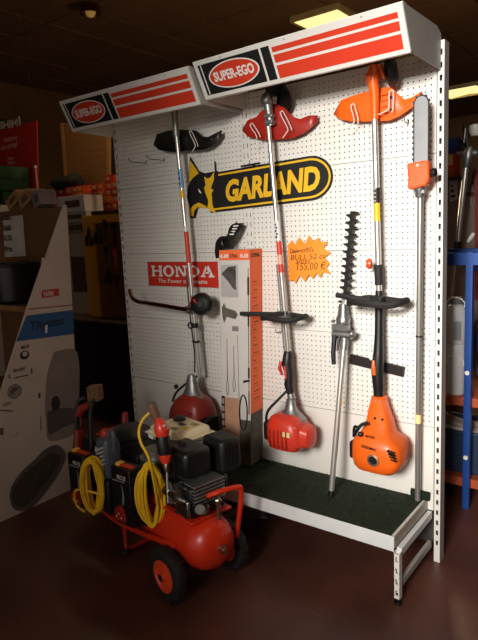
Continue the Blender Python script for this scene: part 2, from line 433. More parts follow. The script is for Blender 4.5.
# wolf head emblem
head_black = [(-1.3781,-0.009,1.9837),(-1.3197,-0.009,1.8993),(-1.2772,-0.009,1.8839),(-1.1881,-0.009,1.8887),(-1.1765,-0.009,1.7986),(-1.201,-0.009,1.6935),(-1.2593,-0.009,1.6901),(-1.3353,-0.009,1.7152),(-1.3687,-0.009,1.6442),(-1.4063,-0.009,1.6495),(-1.4098,-0.009,1.7267),(-1.4203,-0.009,1.7622),(-1.4121,-0.009,1.8172),(-1.3858,-0.009,1.8495),(-1.4004,-0.009,1.8679)]
flat('wolf_head', head_black, -.0094, bprint, S, .0006)
for nm, pts in (('yellow_mane', [(-1.3771,-0.01,1.9611),(-1.3216,-0.01,1.888),(-1.3598,-0.01,1.8711),(-1.3978,-0.01,1.8422),(-1.3875,-0.01,1.9248)]),
                ('yellow_face', [(-1.2848,-0.01,1.8664),(-1.2587,-0.01,1.8534),(-1.2376,-0.01,1.8602),(-1.2119,-0.01,1.8863),(-1.2167,-0.01,1.8417),(-1.2367,-0.01,1.81),(-1.2376,-0.01,1.7967),(-1.222,-0.01,1.7901),(-1.2374,-0.01,1.7732),(-1.236,-0.01,1.7158),(-1.2271,-0.01,1.6883),(-1.2125,-0.01,1.6672),(-1.246,-0.01,1.6744),(-1.2761,-0.01,1.6965),(-1.2687,-0.01,1.7111),(-1.2632,-0.01,1.7379),(-1.2835,-0.01,1.7833),(-1.2891,-0.01,1.8074),(-1.2764,-0.01,1.8199)]),
                ('yellow_jaw', [(-1.4061,-0.01,1.7369),(-1.3997,-0.01,1.6982),(-1.3735,-0.01,1.7175),(-1.3333,-0.01,1.7302),(-1.2843,-0.01,1.7086),(-1.2761,-0.01,1.6965),(-1.2988,-0.01,1.6979),(-1.3445,-0.01,1.7054),(-1.3725,-0.01,1.6827),(-1.3783,-0.01,1.6551),(-1.4005,-0.01,1.6632),(-1.4054,-0.01,1.6985)])):
    flat(nm, pts, -.0101, yel, S, .0005)
flat('eye', [(-1.3313,-0.01,1.8074),(-1.3211,-0.01,1.795),(-1.3095,-0.01,1.7785),(-1.3168,-0.01,1.7783),(-1.3289,-0.01,1.7901)], -.0101, wprint, S, .0005)
flat('ear_spike', [(-1.2082,-0.01,1.9413),(-1.198,-0.01,1.9376),(-1.1977,-0.01,1.8896),(-1.2083,-0.01,1.8886)], -.0095, bprint, S, .0006)

# HONDA plate
HS = thing('brand_sign', (-1.5,-.004,1.25), 'small red sign with white serif capitals on the left bay', 'sign')
hx0, hx1, hz0, hz1 = -1.782, -1.226, 1.254, 1.400
build('plate', MB().box(hx0, hx1, -.006, -.003, hz0, hz1), M('small_sign_red', (206,48,34), .45, 0, .05, 6), HS, smooth=0, bevel=.001)
# slab-serif capitals on a 10 x 10 cell
def ring2(cx, cz, rx, rz, rx2, rz2, n=28, a0=0, a1=2*math.pi):
    o = [(cx+rx*math.cos(a0+(a1-a0)*i/n), cz+rz*math.sin(a0+(a1-a0)*i/n)) for i in range(n+1)]
    q = [(cx+rx2*math.cos(a0+(a1-a0)*i/n), cz+rz2*math.sin(a0+(a1-a0)*i/n)) for i in range(n+1)]
    return [[o[i], o[i+1], q[i+1], q[i]] for i in range(n)]
def rect(a, b, c, d): return [[(a,c),(b,c),(b,d),(a,d)]]
LET = {
 'H': rect(0,4,0,1.3)+rect(0,4,8.7,10)+rect(7,11,0,1.3)+rect(7,11,8.7,10)+rect(.9,3.1,1.3,8.7)+rect(7.9,10.1,1.3,8.7)+rect(3.1,7.9,4.3,5.8),
 'O': ring2(5.3,5,5.3,5.15,2.7,3.6),
 'N': rect(0,3.2,8.7,10)+rect(0,3.4,0,1.3)+rect(1,2.4,1.3,8.7)+rect(7.2,11,8.7,10)+rect(8.4,9.8,0,8.7)+[[(1,10),(3.7,10),(9.8,0),(7.6,0)]],
 'D': rect(0,4.2,0,1.3)+rect(0,4.2,8.7,10)+rect(.9,3.1,1.3,8.7)+ring2(4.2,5,6.2,5,3.6,3.7,20,-math.pi/2,math.pi/2),
 'A': [[(1.0,1.3),(2.8,1.3),(6.3,10),(4.6,10)],[(4.6,10),(7.0,10),(10.6,1.3),(7.9,1.3)]]+rect(0,3.9,0,1.3)+rect(6.9,11.6,0,1.3)+rect(3.2,8.2,3.1,4.4)}
hm = MB(); cx = hx0+.032; kx, kz = .0086, .0066
for ch in 'HONDA':
    for q in LET[ch]:
        hm.prism([(cx+x*kx, -.0062, hz0+.058+z*kz) for x, z in q], (0,-.0005,0))
    cx += 11.6*kx
build('lettering', hm, wprint, HS, smooth=0)
text('slogan', 'The Power of Dreams', (hx0+.085,-.0062,hz0+.020), X, Z, .39, .026, wprint, HS)

# orange starburst price card
PS = thing('price_card', (-.63,-.004,1.29), 'orange starburst price card with handwritten lines below the long black and yellow sign', 'price card')
burst = [(-0.7569,-0.006,1.4822),(-0.7308,-0.006,1.5054),(-0.7111,-0.006,1.4825),(-0.6865,-0.006,1.5191),(-0.6552,-0.006,1.485),(-0.6291,-0.006,1.5272),(-0.6088,-0.006,1.4987),(-0.5722,-0.006,1.5159),(-0.5707,-0.006,1.4953),(-0.5277,-0.006,1.4943),(-0.5529,-0.006,1.463),(-0.5127,-0.006,1.4413),(-0.5486,-0.006,1.4188),(-0.5206,-0.006,1.3902),(-0.5395,-0.006,1.369),(-0.5164,-0.006,1.3375),(-0.5572,-0.006,1.3475),(-0.5718,-0.006,1.321),(-0.5922,-0.006,1.3429),(-0.6141,-0.006,1.3142),(-0.6348,-0.006,1.3376),(-0.6589,-0.006,1.2997),(-0.6892,-0.006,1.3295),(-0.7163,-0.006,1.2892),(-0.7305,-0.006,1.308),(-0.7548,-0.006,1.298)]
build('card', MB().prism([(q[0],-.016+.006*((q[0]+.63)/.13)**2,q[2]) for q in burst], (0,-.0012,0)), M('card_orange', (255,146,40), .6, 0, .06, 6), PS, smooth=0)
ink = M('pen_ink', (120,70,24), .6, 0, .1, 10)
for s, q0, w, h in (('Desbrozadora', (-0.7405,-0.018,1.4417), .135, .022), ('BULL 52 cc', (-0.738,-0.018,1.4071), .20, .026),
                    ('antes', (-0.7093,-0.018,1.387), .085, .022), ('155,00 €', (-0.7031,-0.018,1.3518), .165, .042)):
    text('handwriting', s, (q0[0], -.0176, q0[2]), gr, gu, w, h, ink, PS, shear=.2, bold=-.005)
build('pen_rule', MB().prism([(q[0],-.0174,q[2]) for q in [(-0.733,-0.018,1.4448),(-0.6133,-0.018,1.4701),(-0.6134,-0.018,1.4671),(-0.7331,-0.018,1.441)]], (0,-.0005,0)), ink, PS, smooth=0)
build('pin', MB().cyl((-.64,-.020,1.47), (-.64,-.002,1.47), .003, n=8), steel, PS)

# ================================================================ peg hooks
def peg_hook(x, z, l, lab, w=0.):
    t = thing('peg_hook', (x,0,z), lab, 'hook', 'wire hooks pushed into the pegboard')
    wire = MB().tube([(x,-.001,z), (x,-l*.9,z), (x,-l,z+.012), (x,-l,z+.022)], .0022, 6)
    wire.tube([(x,-.004,z+.014), (x,-.004,z)], .0022, 6)
    build('wire', wire, dsteel, t)
    if w: build('cross_bar', MB().cyl((x-w/2,-l*.9,z-.002), (x+w/2,-l*.9,z+.003), .005, n=8), black, t)
peg_hook(-1.735, 1.985, .14, 'left of two bare wire hooks high on the shadowed left bay')
peg_hook(-1.585, 1.985, .14, 'right of two bare wire hooks high on the shadowed left bay')
peg_hook(-.945, 1.892, .05, 'short hook with a black crossbar just above the top edge of the long black sign', .115)
peg_hook(-.725, 1.085, .07, 'small wire hook right of the red brush cutter shaft under its loop handle')
peg_hook(-.815, 1.035, .06, 'small wire hook left of the red brush cutter shaft under its loop handle')
peg_hook(-.135, 1.985, .05, 'tiny wire hook between the orange guard and the pole saw blade')

# ================================================================ brush cutters
def shaft_at(a, b, t): return V(a).lerp(V(b), t)
def loop_handle(c, rx, ry, r, tilt=0., n=28):
    pts = []
    for i in range(n):
        q = 2*math.pi*i/n
        sx = math.copysign(abs(math.cos(q))**.8, math.cos(q)); sy = math.copysign(abs(math.sin(q))**.8, math.sin(q))
        pts.append(V(c)+V(rx*sx, ry*sy, tilt*rx*sx+.006*math.cos(3*q)))
    return MB().tube(pts, r, 8, closed=True)
def guard_mesh(top, bot, yc, deep, back):
    """debris shield: rolled back rim, bulged front and turned-in lower edge; top/bot are lists of (x, z) left to right"""
    n = len(top); rows = [[], [], [], [], []]
    for i in range(n):
        s = i/(n-1)*2-1; k = 1-s*s
        yf = yc-deep*k
        (xt, zt), (xb, zb) = top[i], bot[i]
        rows[0].append((xt, yf+back*(.35+.65*k), zt-.004)); rows[1].append((xt, yf+.004, zt))
        rows[2].append(((xt+xb)/2, yf-.010*k, (zt+zb)/2)); rows[3].append((xb, yf+.006*k, zb)); rows[4].append((xb, yf+.3*back*k+.01, zb+.004))
    return MB().loft(rows, closed=False)
def wire_clip(p0, p1, mat, parent, w=.016, y=-.16):
    a, b = V(p0[0],y,p0[-1]), V(p1[0],y-.004,p1[-1]); d = (b-a).normalized(); n = d.cross(Y).normalized()*w/2
    pts = [b+n*.4+d*.02, b+n, a+n, a-d*w*.45, a-n, b-n, b-n*3+d*.012, b-n*6+d*.020]
    build('wire_clip', MB().tube(spline(pts, 3), .0026, 6), mat, parent)

# ---- first: silver shaft, black guard, red engine in clear wrap
BC = thing('brush_cutter', (-1.35,-.1,.42), 'leftmost brush cutter, black guard and dark red engine, hanging across the small red sign', 'brush cutter', 'brush cutters hung on the pegboard')
a, b = V(-1.392,-.10,2.19), V(-1.318,-.10,.755)
build('shaft', MB().cyl(a, b, .0125, n=16), steel, BC)
build('gear_head', MB().tube([a+V(-.004,0,.055), a+V(-.002,0,.03), a, a+V(.004,0,-.08)], [.016,.021,.017,.0155], 14).tube([a+V(-.006,0,.05), a+V(-.03,-.015,.055)], [.018,.02], 12), cast, BC)
build('clamp', MB().cyl(shaft_at(a,b,.05), shaft_at(a,b,.075), .02, n=14).cyl(shaft_at(a,b,.055)+V(.015,-.012,0), shaft_at(a,b,.055)+V(.03,-.012,.002), .005), cast, BC)
top = [(-1.618,2.077),(-1.583,2.124),(-1.503,2.13),(-1.433,2.128),(-1.353,2.117),(-1.288,2.104),(-1.243,2.067),(-1.203,2.06),(-1.153,2.074),(-1.118,2.084)]
bot = [(-1.615,2.072),(-1.573,2.04),(-1.503,2.022),(-1.433,2.012),(-1.353,2.01),(-1.288,2.004),(-1.233,2.002),(-1.183,2.012),(-1.143,2.032),(-1.116,2.062)]
g = build('guard', guard_mesh(top, bot, -.050, .014, .03), M('guard_black', (20,18,17), .4, 0, .2, 15), BC, solid=.004)
wire_clip((-1.294,2.094), (-1.257,2.03), clip_w, g, .016, -.090)
build('bolt', MB().lathe([(.007,0),(.007,.004),(.004,.006)], (-1.175,-.063,2.045), -Y, 8), dsteel, g)
def band(p, q, r, mat, par, nm='sticker', label=None): return build(nm, MB().cyl(p, q, r, n=16), mat, par, label=label)
band(shaft_at(a,b,.195), shaft_at(a,b,.265), .0131, M('sticker_blue', (120,170,214), .4), BC, label='light blue sticker')
for k in range(3): build('sticker_mark', MB().ball(shaft_at(a,b,.21+.02*k)+V(0,-.0132,0), .006, 8, (1,.2,1.2), 6), M('ink_blue', (30,50,120), .5), BC)
band(shaft_at(a,b,.275), shaft_at(a,b,.305), .0131, yel, BC, label='yellow sticker')
band(shaft_at(a,b,.43), shaft_at(a,b,.55), .0131, M('sticker_red', (214,60,44), .4), BC, label='red sticker')
band(shaft_at(a,b,.41), shaft_at(a,b,.428), .0131, wprint, BC, label='white sticker')
build('throttle_cable', MB().tube(spline([shaft_at(a,b,.60)+V(-.02,-.01,0), shaft_at(a,b,.75)+V(-.022,-.01,0), shaft_at(a,b,.9)+V(-.02,-.006,0), shaft_at(a,b,.985)+V(-.03,-.01,0)], 5), .0045, 7), black, BC)
for s in (.735, .86): build('cable_clip', MB().tube([shaft_at(a,b,s)+V(.0,0,-.006), shaft_at(a,b,s)+V(0,0,.006)], [.017,.017], 12).tube([shaft_at(a,b,s)+V(-.026,-.008,0), shaft_at(a,b,s)], .006, 8), black, BC)
rg = shaft_at(a,b,.795); build('hang_ring', MB().cyl(rg+V(0,0,-.014), rg+V(0,0,.014), .018, n=14).tube([rg+V(-.02+.016*math.cos(q), -.018, .016*math.sin(q)) for q in [i*math.pi/6 for i in range(12)]], .005, 6, True), black, BC)
# right hand control pod with the bent chrome handlebar
cp = V(-1.226,-.155,1.182)
pod = build('throttle_pod', MB().lathe([(.012,-.046),(.040,-.040),(.058,-.020),(.063,.0),(.057,.024),(.036,.040),(.010,.044)], cp, (.25,-1,.15), 20).tube([cp+V(.01,.03,-.02), (-1.335,-.115,1.15)], [.028,.022], 12), black, BC)
build('trigger', MB().tube([cp+V(-.05,-.02,.045), cp+V(-.058,-.025,.0), cp+V(-.05,-.02,-.03)], [.008,.011,.007], 8, flat=.6), red, pod)
build('kill_switch', MB().tube([cp+V(-.012,-.05,.03), cp+V(.008,-.054,.012)], [.007,.006], 8), M('switch_red', (190,50,50), .4), pod)
build('dial', MB().lathe([(.022,0),(.022,.006),(.018,.009)], cp+V(.024,-.036,.006), (.35,-1,.15), 16), M('dial_black', (30,28,30), .25), pod)
build('handlebar_clamp', MB().obox((-1.335,-.115,1.142), (X,Y,Z), (.030,.022,.022)).tube([(-1.40,-.13,1.142), (-1.355,-.12,1.14)], [.014,.02], 10), cast, BC, bevel=.006)
hb = spline([(-1.3026,-0.185,1.1495),(-1.476,-0.185,1.164),(-1.6199,-0.185,1.1752),(-1.6947,-0.185,1.1811),(-1.7394,-0.185,1.2031),(-1.7599,-0.185,1.2531)], 5)
build('handlebar', MB().tube(hb, .0125, 10), M('chrome_bar', (170,140,120), .15, 1., .05, 20), BC)
# engine: cone housing, red cowl, wrapped in clear film
ec = V(-1.335,-.155,.56)
build('clutch_cone', MB().lathe([(.020,.215),(.030,.19),(.040,.14),(.062,.10),(.085,.075),(.09,.05)], ec, Z, 20, (1,.8)), cast, BC)
cowl = MB().loft([[ec+V(x*sx*(1+.0), y*sy, z) for x, y in [(math.copysign(abs(math.cos(q))**.6, math.cos(q)), math.copysign(abs(math.sin(q))**.6, math.sin(q))) for q in [i*math.pi/10 for i in range(20)]]] for sx, sy, z in ((.05,.05,.105),(.095,.085,.07),(.118,.1,.02),(.128,.105,-.04),(.125,.1,-.09),(.10,.085,-.125),(.06,.05,-.135))])
build('engine_cowl', cowl, dred, BC)
fins = MB()
for k in range(6): fins.box(ec.x-.075, ec.x+.075, ec.y-.112, ec.y-.098, ec.z-.09+.022*k, ec.z-.078+.022*k)
build('cooling_fins', fins, dred, BC, bevel=.003)
build('air_filter', MB().obox(ec+V(.125,-.01,-.06), (X,Y,Z), (.03,.06,.055)), black, BC, bevel=.014)
build('starter_housing', MB().lathe([(.06,0),(.062,.02),(.045,.03),(.02,.034)], ec+V(-.115,-.01,-.03), (-1,-.2,0), 18), black, BC)
film_m = M('clear_film', (120,116,112), .08, 0, .02, 4, trans=0., alpha=.05)
film = MB()
rings = []
for r_, z in ((.026,.30),(.03,.22),(.075,.14),(.125,.07),(.148,0),(.152,-.07),(.135,-.135),(.09,-.15)):
    rings.append([ec+V(r_*(1+.06*math.sin(5*q+z*40))*math.cos(q)+.008, r_*.84*(1+.05*math.cos(4*q+z*30))*math.sin(q), z) for q in [i*math.pi/14 for i in range(28)]])
film.loft(rings, caps=False)
build('clear_wrap', film, film_m, BC)
build('spark_lead', MB().tube(spline([(-1.322,-.12,.76), (-1.39,-.17,.705), (-1.44,-.18,.66), (-1.46,-.19,.61)], 5), .007, 7).ball((-1.43,-.185,.70), .014, 8), black, BC)

# ---- second: silver shaft, red guard, red engine
BC = thing('brush_cutter', (-.75,-.1,.46), 'middle brush cutter with a red guard and bright red engine beside the starburst card', 'brush cutter', 'brush cutters hung on the pegboard')
a, b = V(-.797,-.09,2.10), V(-.722,-.09,.92)
build('shaft', MB().cyl(a, b, .0125, n=16), M('matt_tube', (206,202,194), .35, .8, .05, 20), BC)
gh = V(-.79,-.10,2.175)
build('gear_head', MB().ball(gh, .032, 16, (1,1,1.1)).tube([gh, gh+V(.004,.004,-.045), gh+V(.008,.008,-.09), gh+V(.010,.01,-.12)], [.026,.021,.019,.018], 14).cyl(gh, gh+V(.03,.03,.0), .022, .024), cast, BC)
build('blade_flange', MB().lathe([(.03,-.012),(.085,-.008),(.09,.002),(.06,.012),(.02,.018)], gh+V(.035,.045,.012), (.3,.75,.35), 24), black, BC)
for k in range(2):
    z = gh.z-.075-.03*k
    build('clamp', MB().obox((-.783+.003*k,-.093,z), (X,Y,Z), (.022,.021,.009)).cyl((-.763,-.112,z), (-.763,-.10,z), .006), cast, BC, bevel=.003)
top = [(-0.987,2.077),(-0.947,2.11),(-0.892,2.117),(-0.857,2.142),(-0.787,2.157),(-0.727,2.142),(-0.687,2.087),(-0.642,2.07),(-0.597,2.08),(-0.554,2.074)]
bot = [(-0.984,2.064),(-0.952,2.034),(-0.892,2.017),(-0.842,2.002),(-0.787,1.997),(-0.732,1.992),(-0.682,1.992),(-0.632,2.004),(-0.592,2.022),(-0.554,2.05)]
g = build('guard', guard_mesh(top, bot, -.042, .014, .03), M('guard_red', (166,36,24), .35, 0, .1, 12), BC, solid=.004)
wire_clip((-0.8936,2.074), (-0.8566,2.024), clip_w, g, .018, -.090)
wire_clip((-0.7156,2.104), (-0.6756,2.034), clip_w, g, .018, -.090)
band(shaft_at(a,b,.42), shaft_at(a,b,.50), .0131, wprint, BC, label='white sticker with a blue mark')
for k in range(5): build('sticker_mark', MB().ball(shaft_at(a,b,.435+.013*k)+V(-.002+.004*(k % 2),-.0132,0), .0055, 8, (1,.2,1.2), 6), M('ink_blue', (30,50,120), .5), BC)
band(shaft_at(a,b,.505), shaft_at(a,b,.635), .0131, M('sticker_red', (214,60,44), .4), BC, label='red sticker')
band(shaft_at(a,b,.56), shaft_at(a,b,.60), .0133, M('sticker_pale', (226,170,150), .4), BC)
build('throttle_cable', MB().tube(spline([shaft_at(a,b,.60)+V(-.019,-.004,0), shaft_at(a,b,.8)+V(-.02,-.004,0), shaft_at(a,b,.97)+V(-.02,-.004,0)], 5), .0045, 7), M('cable_grey', (120,114,108), .5), BC)
lc = V(-.712,-.135,1.135)
build('loop_handle', loop_handle(lc, .112, .075, .0135, .03), rubber, BC)
build('barrier_bar', MB().tube([lc+V(-.235,-.045,.012), lc+V(-.05,-.02,.016), lc+V(.0,.03,.016)], [.011,.011,.009], 8), rubber, BC)
build('handle_clamp', MB().obox((-.737,-.095,1.14), (X,Y,Z), (.024,.026,.016)).cyl((-.757,-.125,1.158), (-.757,-.11,1.158), .006).cyl((-.717,-.125,1.158), (-.717,-.11,1.158), .006), cast, BC, bevel=.003)
g0, g1 = V(-.727,-.09,.955), V(-.712,-.10,.74)
gp = build('throttle_grip', MB().tube([g0, g0.lerp(g1,.08), g0.lerp(g1,.3)+V(-.006,-.006,0), g0.lerp(g1,.55), g0.lerp(g1,.8)+V(-.004,-.004,0), g1], [.018,.024,.028,.023,.024,.02], 14), black, BC)
build('trigger', MB().tube([(-.752,-.118,.905), (-.757,-.125,.87), (-.746,-.118,.835)], [.008,.010,.006], 8), red, gp)
build('trigger_lock', MB().tube([(-.727,-.122,.885), (-.72,-.126,.82)], [.007,.006], 8), M('switch_red', (190,50,50), .4), gp)
ec = V(-.69,-.155,.555)
build('clutch_cone', MB().tube([g1+V(0,0,.01), g1+V(.006,0,-.03)], [.018,.022], 14).lathe([(.022,.165),(.026,.14),(.034,.115),(.062,.085),(.078,.07),(.08,.055)], ec+V(0,.02,0), Z, 20, (1,.85)), cast, BC)
q20 = [i*math.pi/10 for i in range(20)]
def sq(q, e): return (math.copysign(abs(math.cos(q))**e, math.cos(q)), math.copysign(abs(math.sin(q))**e, math.sin(q)))
rings = []
for sx, sy, z, dx in ((.045,.045,.098,-.012),(.075,.07,.082,-.012),(.094,.085,.045,-.008),(.10,.09,0,-.004),(.098,.088,-.045,-.002),(.082,.07,-.075,-.008),(.05,.04,-.085,-.012)):
    rings.append([ec+V(dx+sx*sq(q,.55)[0], sy*sq(q,.55)[1], z) for q in q20])
build('engine_cowl', MB().loft(rings), M('engine_red', (214,54,32), .35, 0, .06, 10), BC)
build('side_cover', MB().loft([[ec+V(.092, .06*sq(q,.6)[0], .056*sq(q,.6)[1]) for q in q20],[ec+V(.125, .052*sq(q,.6)[0], .05*sq(q,.6)[1]-.006) for q in q20],[ec+V(.134, .03*sq(q,.6)[0], .03*sq(q,.6)[1]-.006) for q in q20]]), M('engine_red', (214,54,32)), BC)
ribs = MB()
for k in range(5): ribs.obox(ec+V(-.06+.024*k,-.088,-.012), (X,Y,Z), (.004,.006,.045))
build('cooling_ribs', ribs, dred, BC, bevel=.002)
build('label_yellow', MB().loft([[ec+V(-.03+.04*math.cos(q), -.058-z_*.2+.004, .078+.012*math.sin(q)-z_) for q in q20] for z_ in (0,.006)]), yel, BC)
build('label_white', MB().obox(ec+V(.035,-.089,.02), (X,Y,Z), (.022,.003,.012)), M('label_cream', (240,214,150), .5), BC)
build('starter_housing', MB().obox(ec+V(-.116,.01,-.005), (X,Y,Z), (.022,.05,.05)), black, BC, bevel=.014)
rings = [[ec+V(.02+r_*(1+.05*math.sin(5*q+z*40))*math.cos(q), .01+r_*.8*math.sin(q), z) for q in [i*math.pi/14 for i in range(28)]] for r_, z in ((.05,.12),(.1,.095),(.125,.05),(.132,0),(.125,-.06),(.1,-.09))]
build('clear_wrap', MB().loft(rings, caps=False), film_m, BC)
build('spark_lead', MB().tube(spline([g1+V(-.004,-.02,.02), (-.755,-.16,.71), (-.80,-.18,.655), (-.812,-.18,.60), (-.808,-.17,.56)], 5), .007, 7), black, BC)

# ---- third: orange
BC = thing('brush_cutter', (-.24,-.1,.46), 'rightmost brush cutter, all orange guard and orange engine beside the pole saw', 'brush cutter', 'brush cutters hung on the pegboard')
a, b = V(-.252,-.09,2.10), V(-.236,-.09,1.24)
build('shaft', MB().cyl(a, b, .0135, n=16), steel, BC)
gh = V(-.248,-.105,2.178)
build('gear_head', MB().tube([gh+V(.0,0,.045), gh+V(0,0,.02), gh, gh+V(0,0,-.03), gh+V(.003,.006,-.075), gh+V(0,.013,-.12), gh+V(-.001,.015,-.17)], [.018,.026,.028,.022,.019,.0175,.0165], 16).tube([gh+V(.0,-.0,.0), gh+V(-.022,-.018,-.01)], [.026,.022], 14), orange, BC)
build('blade_flange', MB().lathe([(.03,-.02),(.062,-.016),(.068,.0),(.066,.016),(.04,.026)], gh+V(.062,.03,.018), (.75,.35,.2), 24), black, BC)
build('head_washer', MB().lathe([(.030,0),(.032,.008),(.026,.012)], gh+V(.035,-.0,.012), (.8,.2,.2), 16), orange, BC)
top = [(-0.467,2.074),(-0.43,2.12),(-0.37,2.129),(-0.31,2.134),(-0.25,2.138),(-0.195,2.134),(-0.16,2.097),(-0.135,2.074),(-0.105,2.078),(-0.065,2.096)]
bot = [(-0.467,2.067),(-0.43,2.04),(-0.37,2.022),(-0.31,2.014),(-0.25,2.007),(-0.2,2.002),(-0.16,2.012),(-0.13,2.027),(-0.1,2.042),(-0.065,2.07)]
g = build('guard', guard_mesh(top, bot, -.042, .014, .03), orange, BC, solid=.004)
wire_clip((-0.351,2.078), (-0.334,2.018), clip_w, g, .018, -.090)
wire_clip((-0.176,2.104), (-0.176,2.044), clip_w, g, .018, -.090)
ribs = MB()
for k in range(4): ribs.obox((-.215,-.070,2.035+.024*k), (X,Y,Z), (.014,.006,.004))
build('guard_rib', ribs, orange, g, bevel=.002)
for k in range(2): build('guard_screw', MB().lathe([(.006,0),(.006,.004)], (-.185,-.068,2.04+.05*k), -Y, 8), black, g)
band(shaft_at(a,b,.44), shaft_at(a,b,.515), .0140, bprint, BC, label='black lettered sticker')
for k in range(4): build('sticker_mark', MB().ball(shaft_at(a,b,.445+.02*k)+V(-.003,-.0135,0), .006, 8, (1,.25,1), 6), M('sticker_grey', (150,146,130), .5), BC)
band(shaft_at(a,b,.515), shaft_at(a,b,.605), .0140, yel, BC, label='yellow sticker')
lc = V(-.222,-.14,1.232)
build('grip_sleeve', MB().cyl((-.239,-.09,1.39), (-.236,-.09,1.30), .0185, n=14), rubber, BC)
build('lock_knob', MB().lathe([(.010,0),(.024,.006),(.024,.018),(.016,.026)], (-.262,-.10,1.395), (-1,-.35,0), 12), M('knob_orange', (236,84,40), .4), BC)
build('loop_handle', loop_handle(lc, .125, .078, .0155, .02), rubber, BC)
build('barrier_bar', MB().tube([(-.432,-.12,1.252), (-.30,-.12,1.237), (-.235,-.10,1.225)], [.012,.013,.012], 8), rubber, BC)
build('handle_clamp', MB().obox((-.237,-.10,1.235), (X,Y,Z), (.026,.03,.020)), black, BC, bevel=.004)
g0, g1 = V(-.236,-.09,1.225), V(-.237,-.103,.785)
gp = build('throttle_grip', MB().tube([g0+V(0,0,.05), g0, g0.lerp(g1,.35), g0.lerp(g1,.52)+V(0,-.004,0), g0.lerp(g1,.7)+V(-.002,-.010,0), g0.lerp(g1,.9), g1], [.016,.0185,.0195,.023,.029,.025,.021], 14), black, BC)
build('trigger', MB().tube([(-.246,-.135,.965), (-.243,-.142,.93), (-.242,-.138,.90)], [.006,.010,.008], 8), orange, gp)
build('trigger_lock', MB().ball((-.262,-.125,.975), .010, 8, (1,1,1.4)), wprint, gp)
ribs = MB()
for k in range(6): ribs.cyl(g0.lerp(g1,.86+.022*k)+V(0,0,.002), g0.lerp(g1,.86+.022*k)-V(0,0,.003), .0265-.0008*k, n=12)
build('grip_ribs', ribs, black, gp)
ec = V(-.209,-.155,.578)
rings = []
for sx, sy, z, dx, dy in ((.028,.028,.209,-.024,.05),(.033,.033,.202,-.024,.05),(.042,.040,.165,-.018,.035),(.054,.052,.12,-.006,.018),(.064,.062,.085,-.006,.008),(.076,.072,.062,-.004,0),(.106,.09,.040,.0,0),(.115,.096,.014,.004,0),(.117,.098,-.045,.004,0),(.104,.09,-.082,.0,0),(.088,.074,-.102,-.004,0),(.06,.045,-.108,-.006,0)):
    rings.append([ec+V(dx+sx*sq(q,.5)[0], dy+sy*sq(q,.5)[1], z) for q in q20])
cw = build('engine_cowl', MB().loft(rings), orange, BC)
build('collar', MB().lathe([(.034,0),(.036,.008),(.03,.012)], ec+V(-.024,.05,.205), Z, 16), orange, cw)
for k in range(3): build('collar_screw', MB().ball(ec+V(-.046+.022*k,.014,.205), .005, 6), steel, cw)
# exhaust opening, vents and printing on the cowl front
build('exhaust_rim', MB().lathe([(.026,0),(.028,.006),(.020,.009),(.019,.003)], ec+V(.012,-.0985,-.030), -Y, 20), M('rim_grey', (150,120,100), .4, .5), cw)
build('exhaust_mouth', MB().lathe([(.02,0),(.02,.003)], ec+V(.012,-.100,-.030), -Y, 16), black, cw)
for k in range(4):
    build('vent', MB().obox(ec+V(.090+.003*k,-.088+.004*k,.020-.013*k), ((1,.35,-.4),(0,1,0),(.3,0,1)), (.017-.001*k,.012,.0028)), black, cw)
text('print_line', 'MODEL', ec+V(-.035,-.0745,.058), X, Z, .045, .012, bprint, cw, bold=.03)
text('print_line', 'OLEOMAC', ec+V(-.045,-.0985,.018), (1,-.0,-.1), Z, .072, .014, bprint, cw, bold=.03)
build('starter_housing', MB().obox(ec+V(-.116,.0,-.03), (X,Y,Z), (.018,.045,.042)), black, BC, bevel=.012)
lever = MB().tube(spline([ec+V(-.085,-.085,.062), ec+V(-.07,-.092,.085), ec+V(-.05,-.085,.115), ec+V(-.025,-.07,.125)], 4), [.008]*12+[.010], 8)
lever.tube(spline([ec+V(-.06,-.088,.10), ec+V(-.085,-.08,.10), ec+V(-.095,-.07,.05)], 4), .0065, 7).ball(ec+V(-.052,-.092,.075), .012, 8)
build('choke_lever', lever, black, BC)
for k in range(2): build('cowl_screw', MB().ball(ec+V(-.012+.035*k,-.026,.135), .006, 8), bprint, cw)

# black magnetic tool bar behind the orange cutter
t = thing('holder_bar', (-.28,-.01,.88), 'short black bar fixed across the board behind the orange cutter grip', 'bar')
p0, p1 = V(-.418,-.02,.932), V(-.150,-.02,.897)
d = (p1-p0).normalized(); n = d.cross(Y).normalized()
build('bar', MB().obox((p0+p1)/2, (d, Y, n), ((p1-p0).length/2, .006, .024)), M('bar_black', (30,20,18), .5, 0, .2, 10), t, bevel=.002)
for s in (.06,.94): build('screw', MB().cyl(p0.lerp(p1,s)+V(0,-.008,0), p0.lerp(p1,s)+V(0,.017,0), .006), dsteel, t)

# ---- hedge trimmer attachment leaning on the board
HT = thing('hedge_trimmer', (-.416,-.243,.305), 'hedge trimmer pole leaning on the board, toothed black blade pointing up', 'hedge trimmer')
bt, bm_ = V(-.386,-.035,1.63), V(-.417,-.075,1.20)
d = (bt-bm_).normalized(); nx = d.cross(-Y).normalized(); nf = nx.cross(d).normalized()
bmb = MB().obox((bt+bm_)/2, (d, nx, nf), ((bt-bm_).length/2, .009, .003))
N_ = 13
for k in range(N_):
    c = bm_.lerp(bt, (k+.55)/N_)
    for s in (-1, 1):
        e = c+d*(.006*s)
        bmb.prism([e+nx*s*.007-d*.009+nf*.002, e+nx*s*.030-d*.001+nf*.002, e+nx*s*.031+d*.006+nf*.002, e+nx*s*.007+d*.010+nf*.002], -nf*.005)
build('toothed_blade', bmb, M('blade_black', (34,32,32), .4, .4, .2, 25), HT, smooth=0)
build('blade_root', MB().obox(bm_-d*.0, (d, nx, nf), (.035,.012,.005)), steel, HT, bevel=.003)
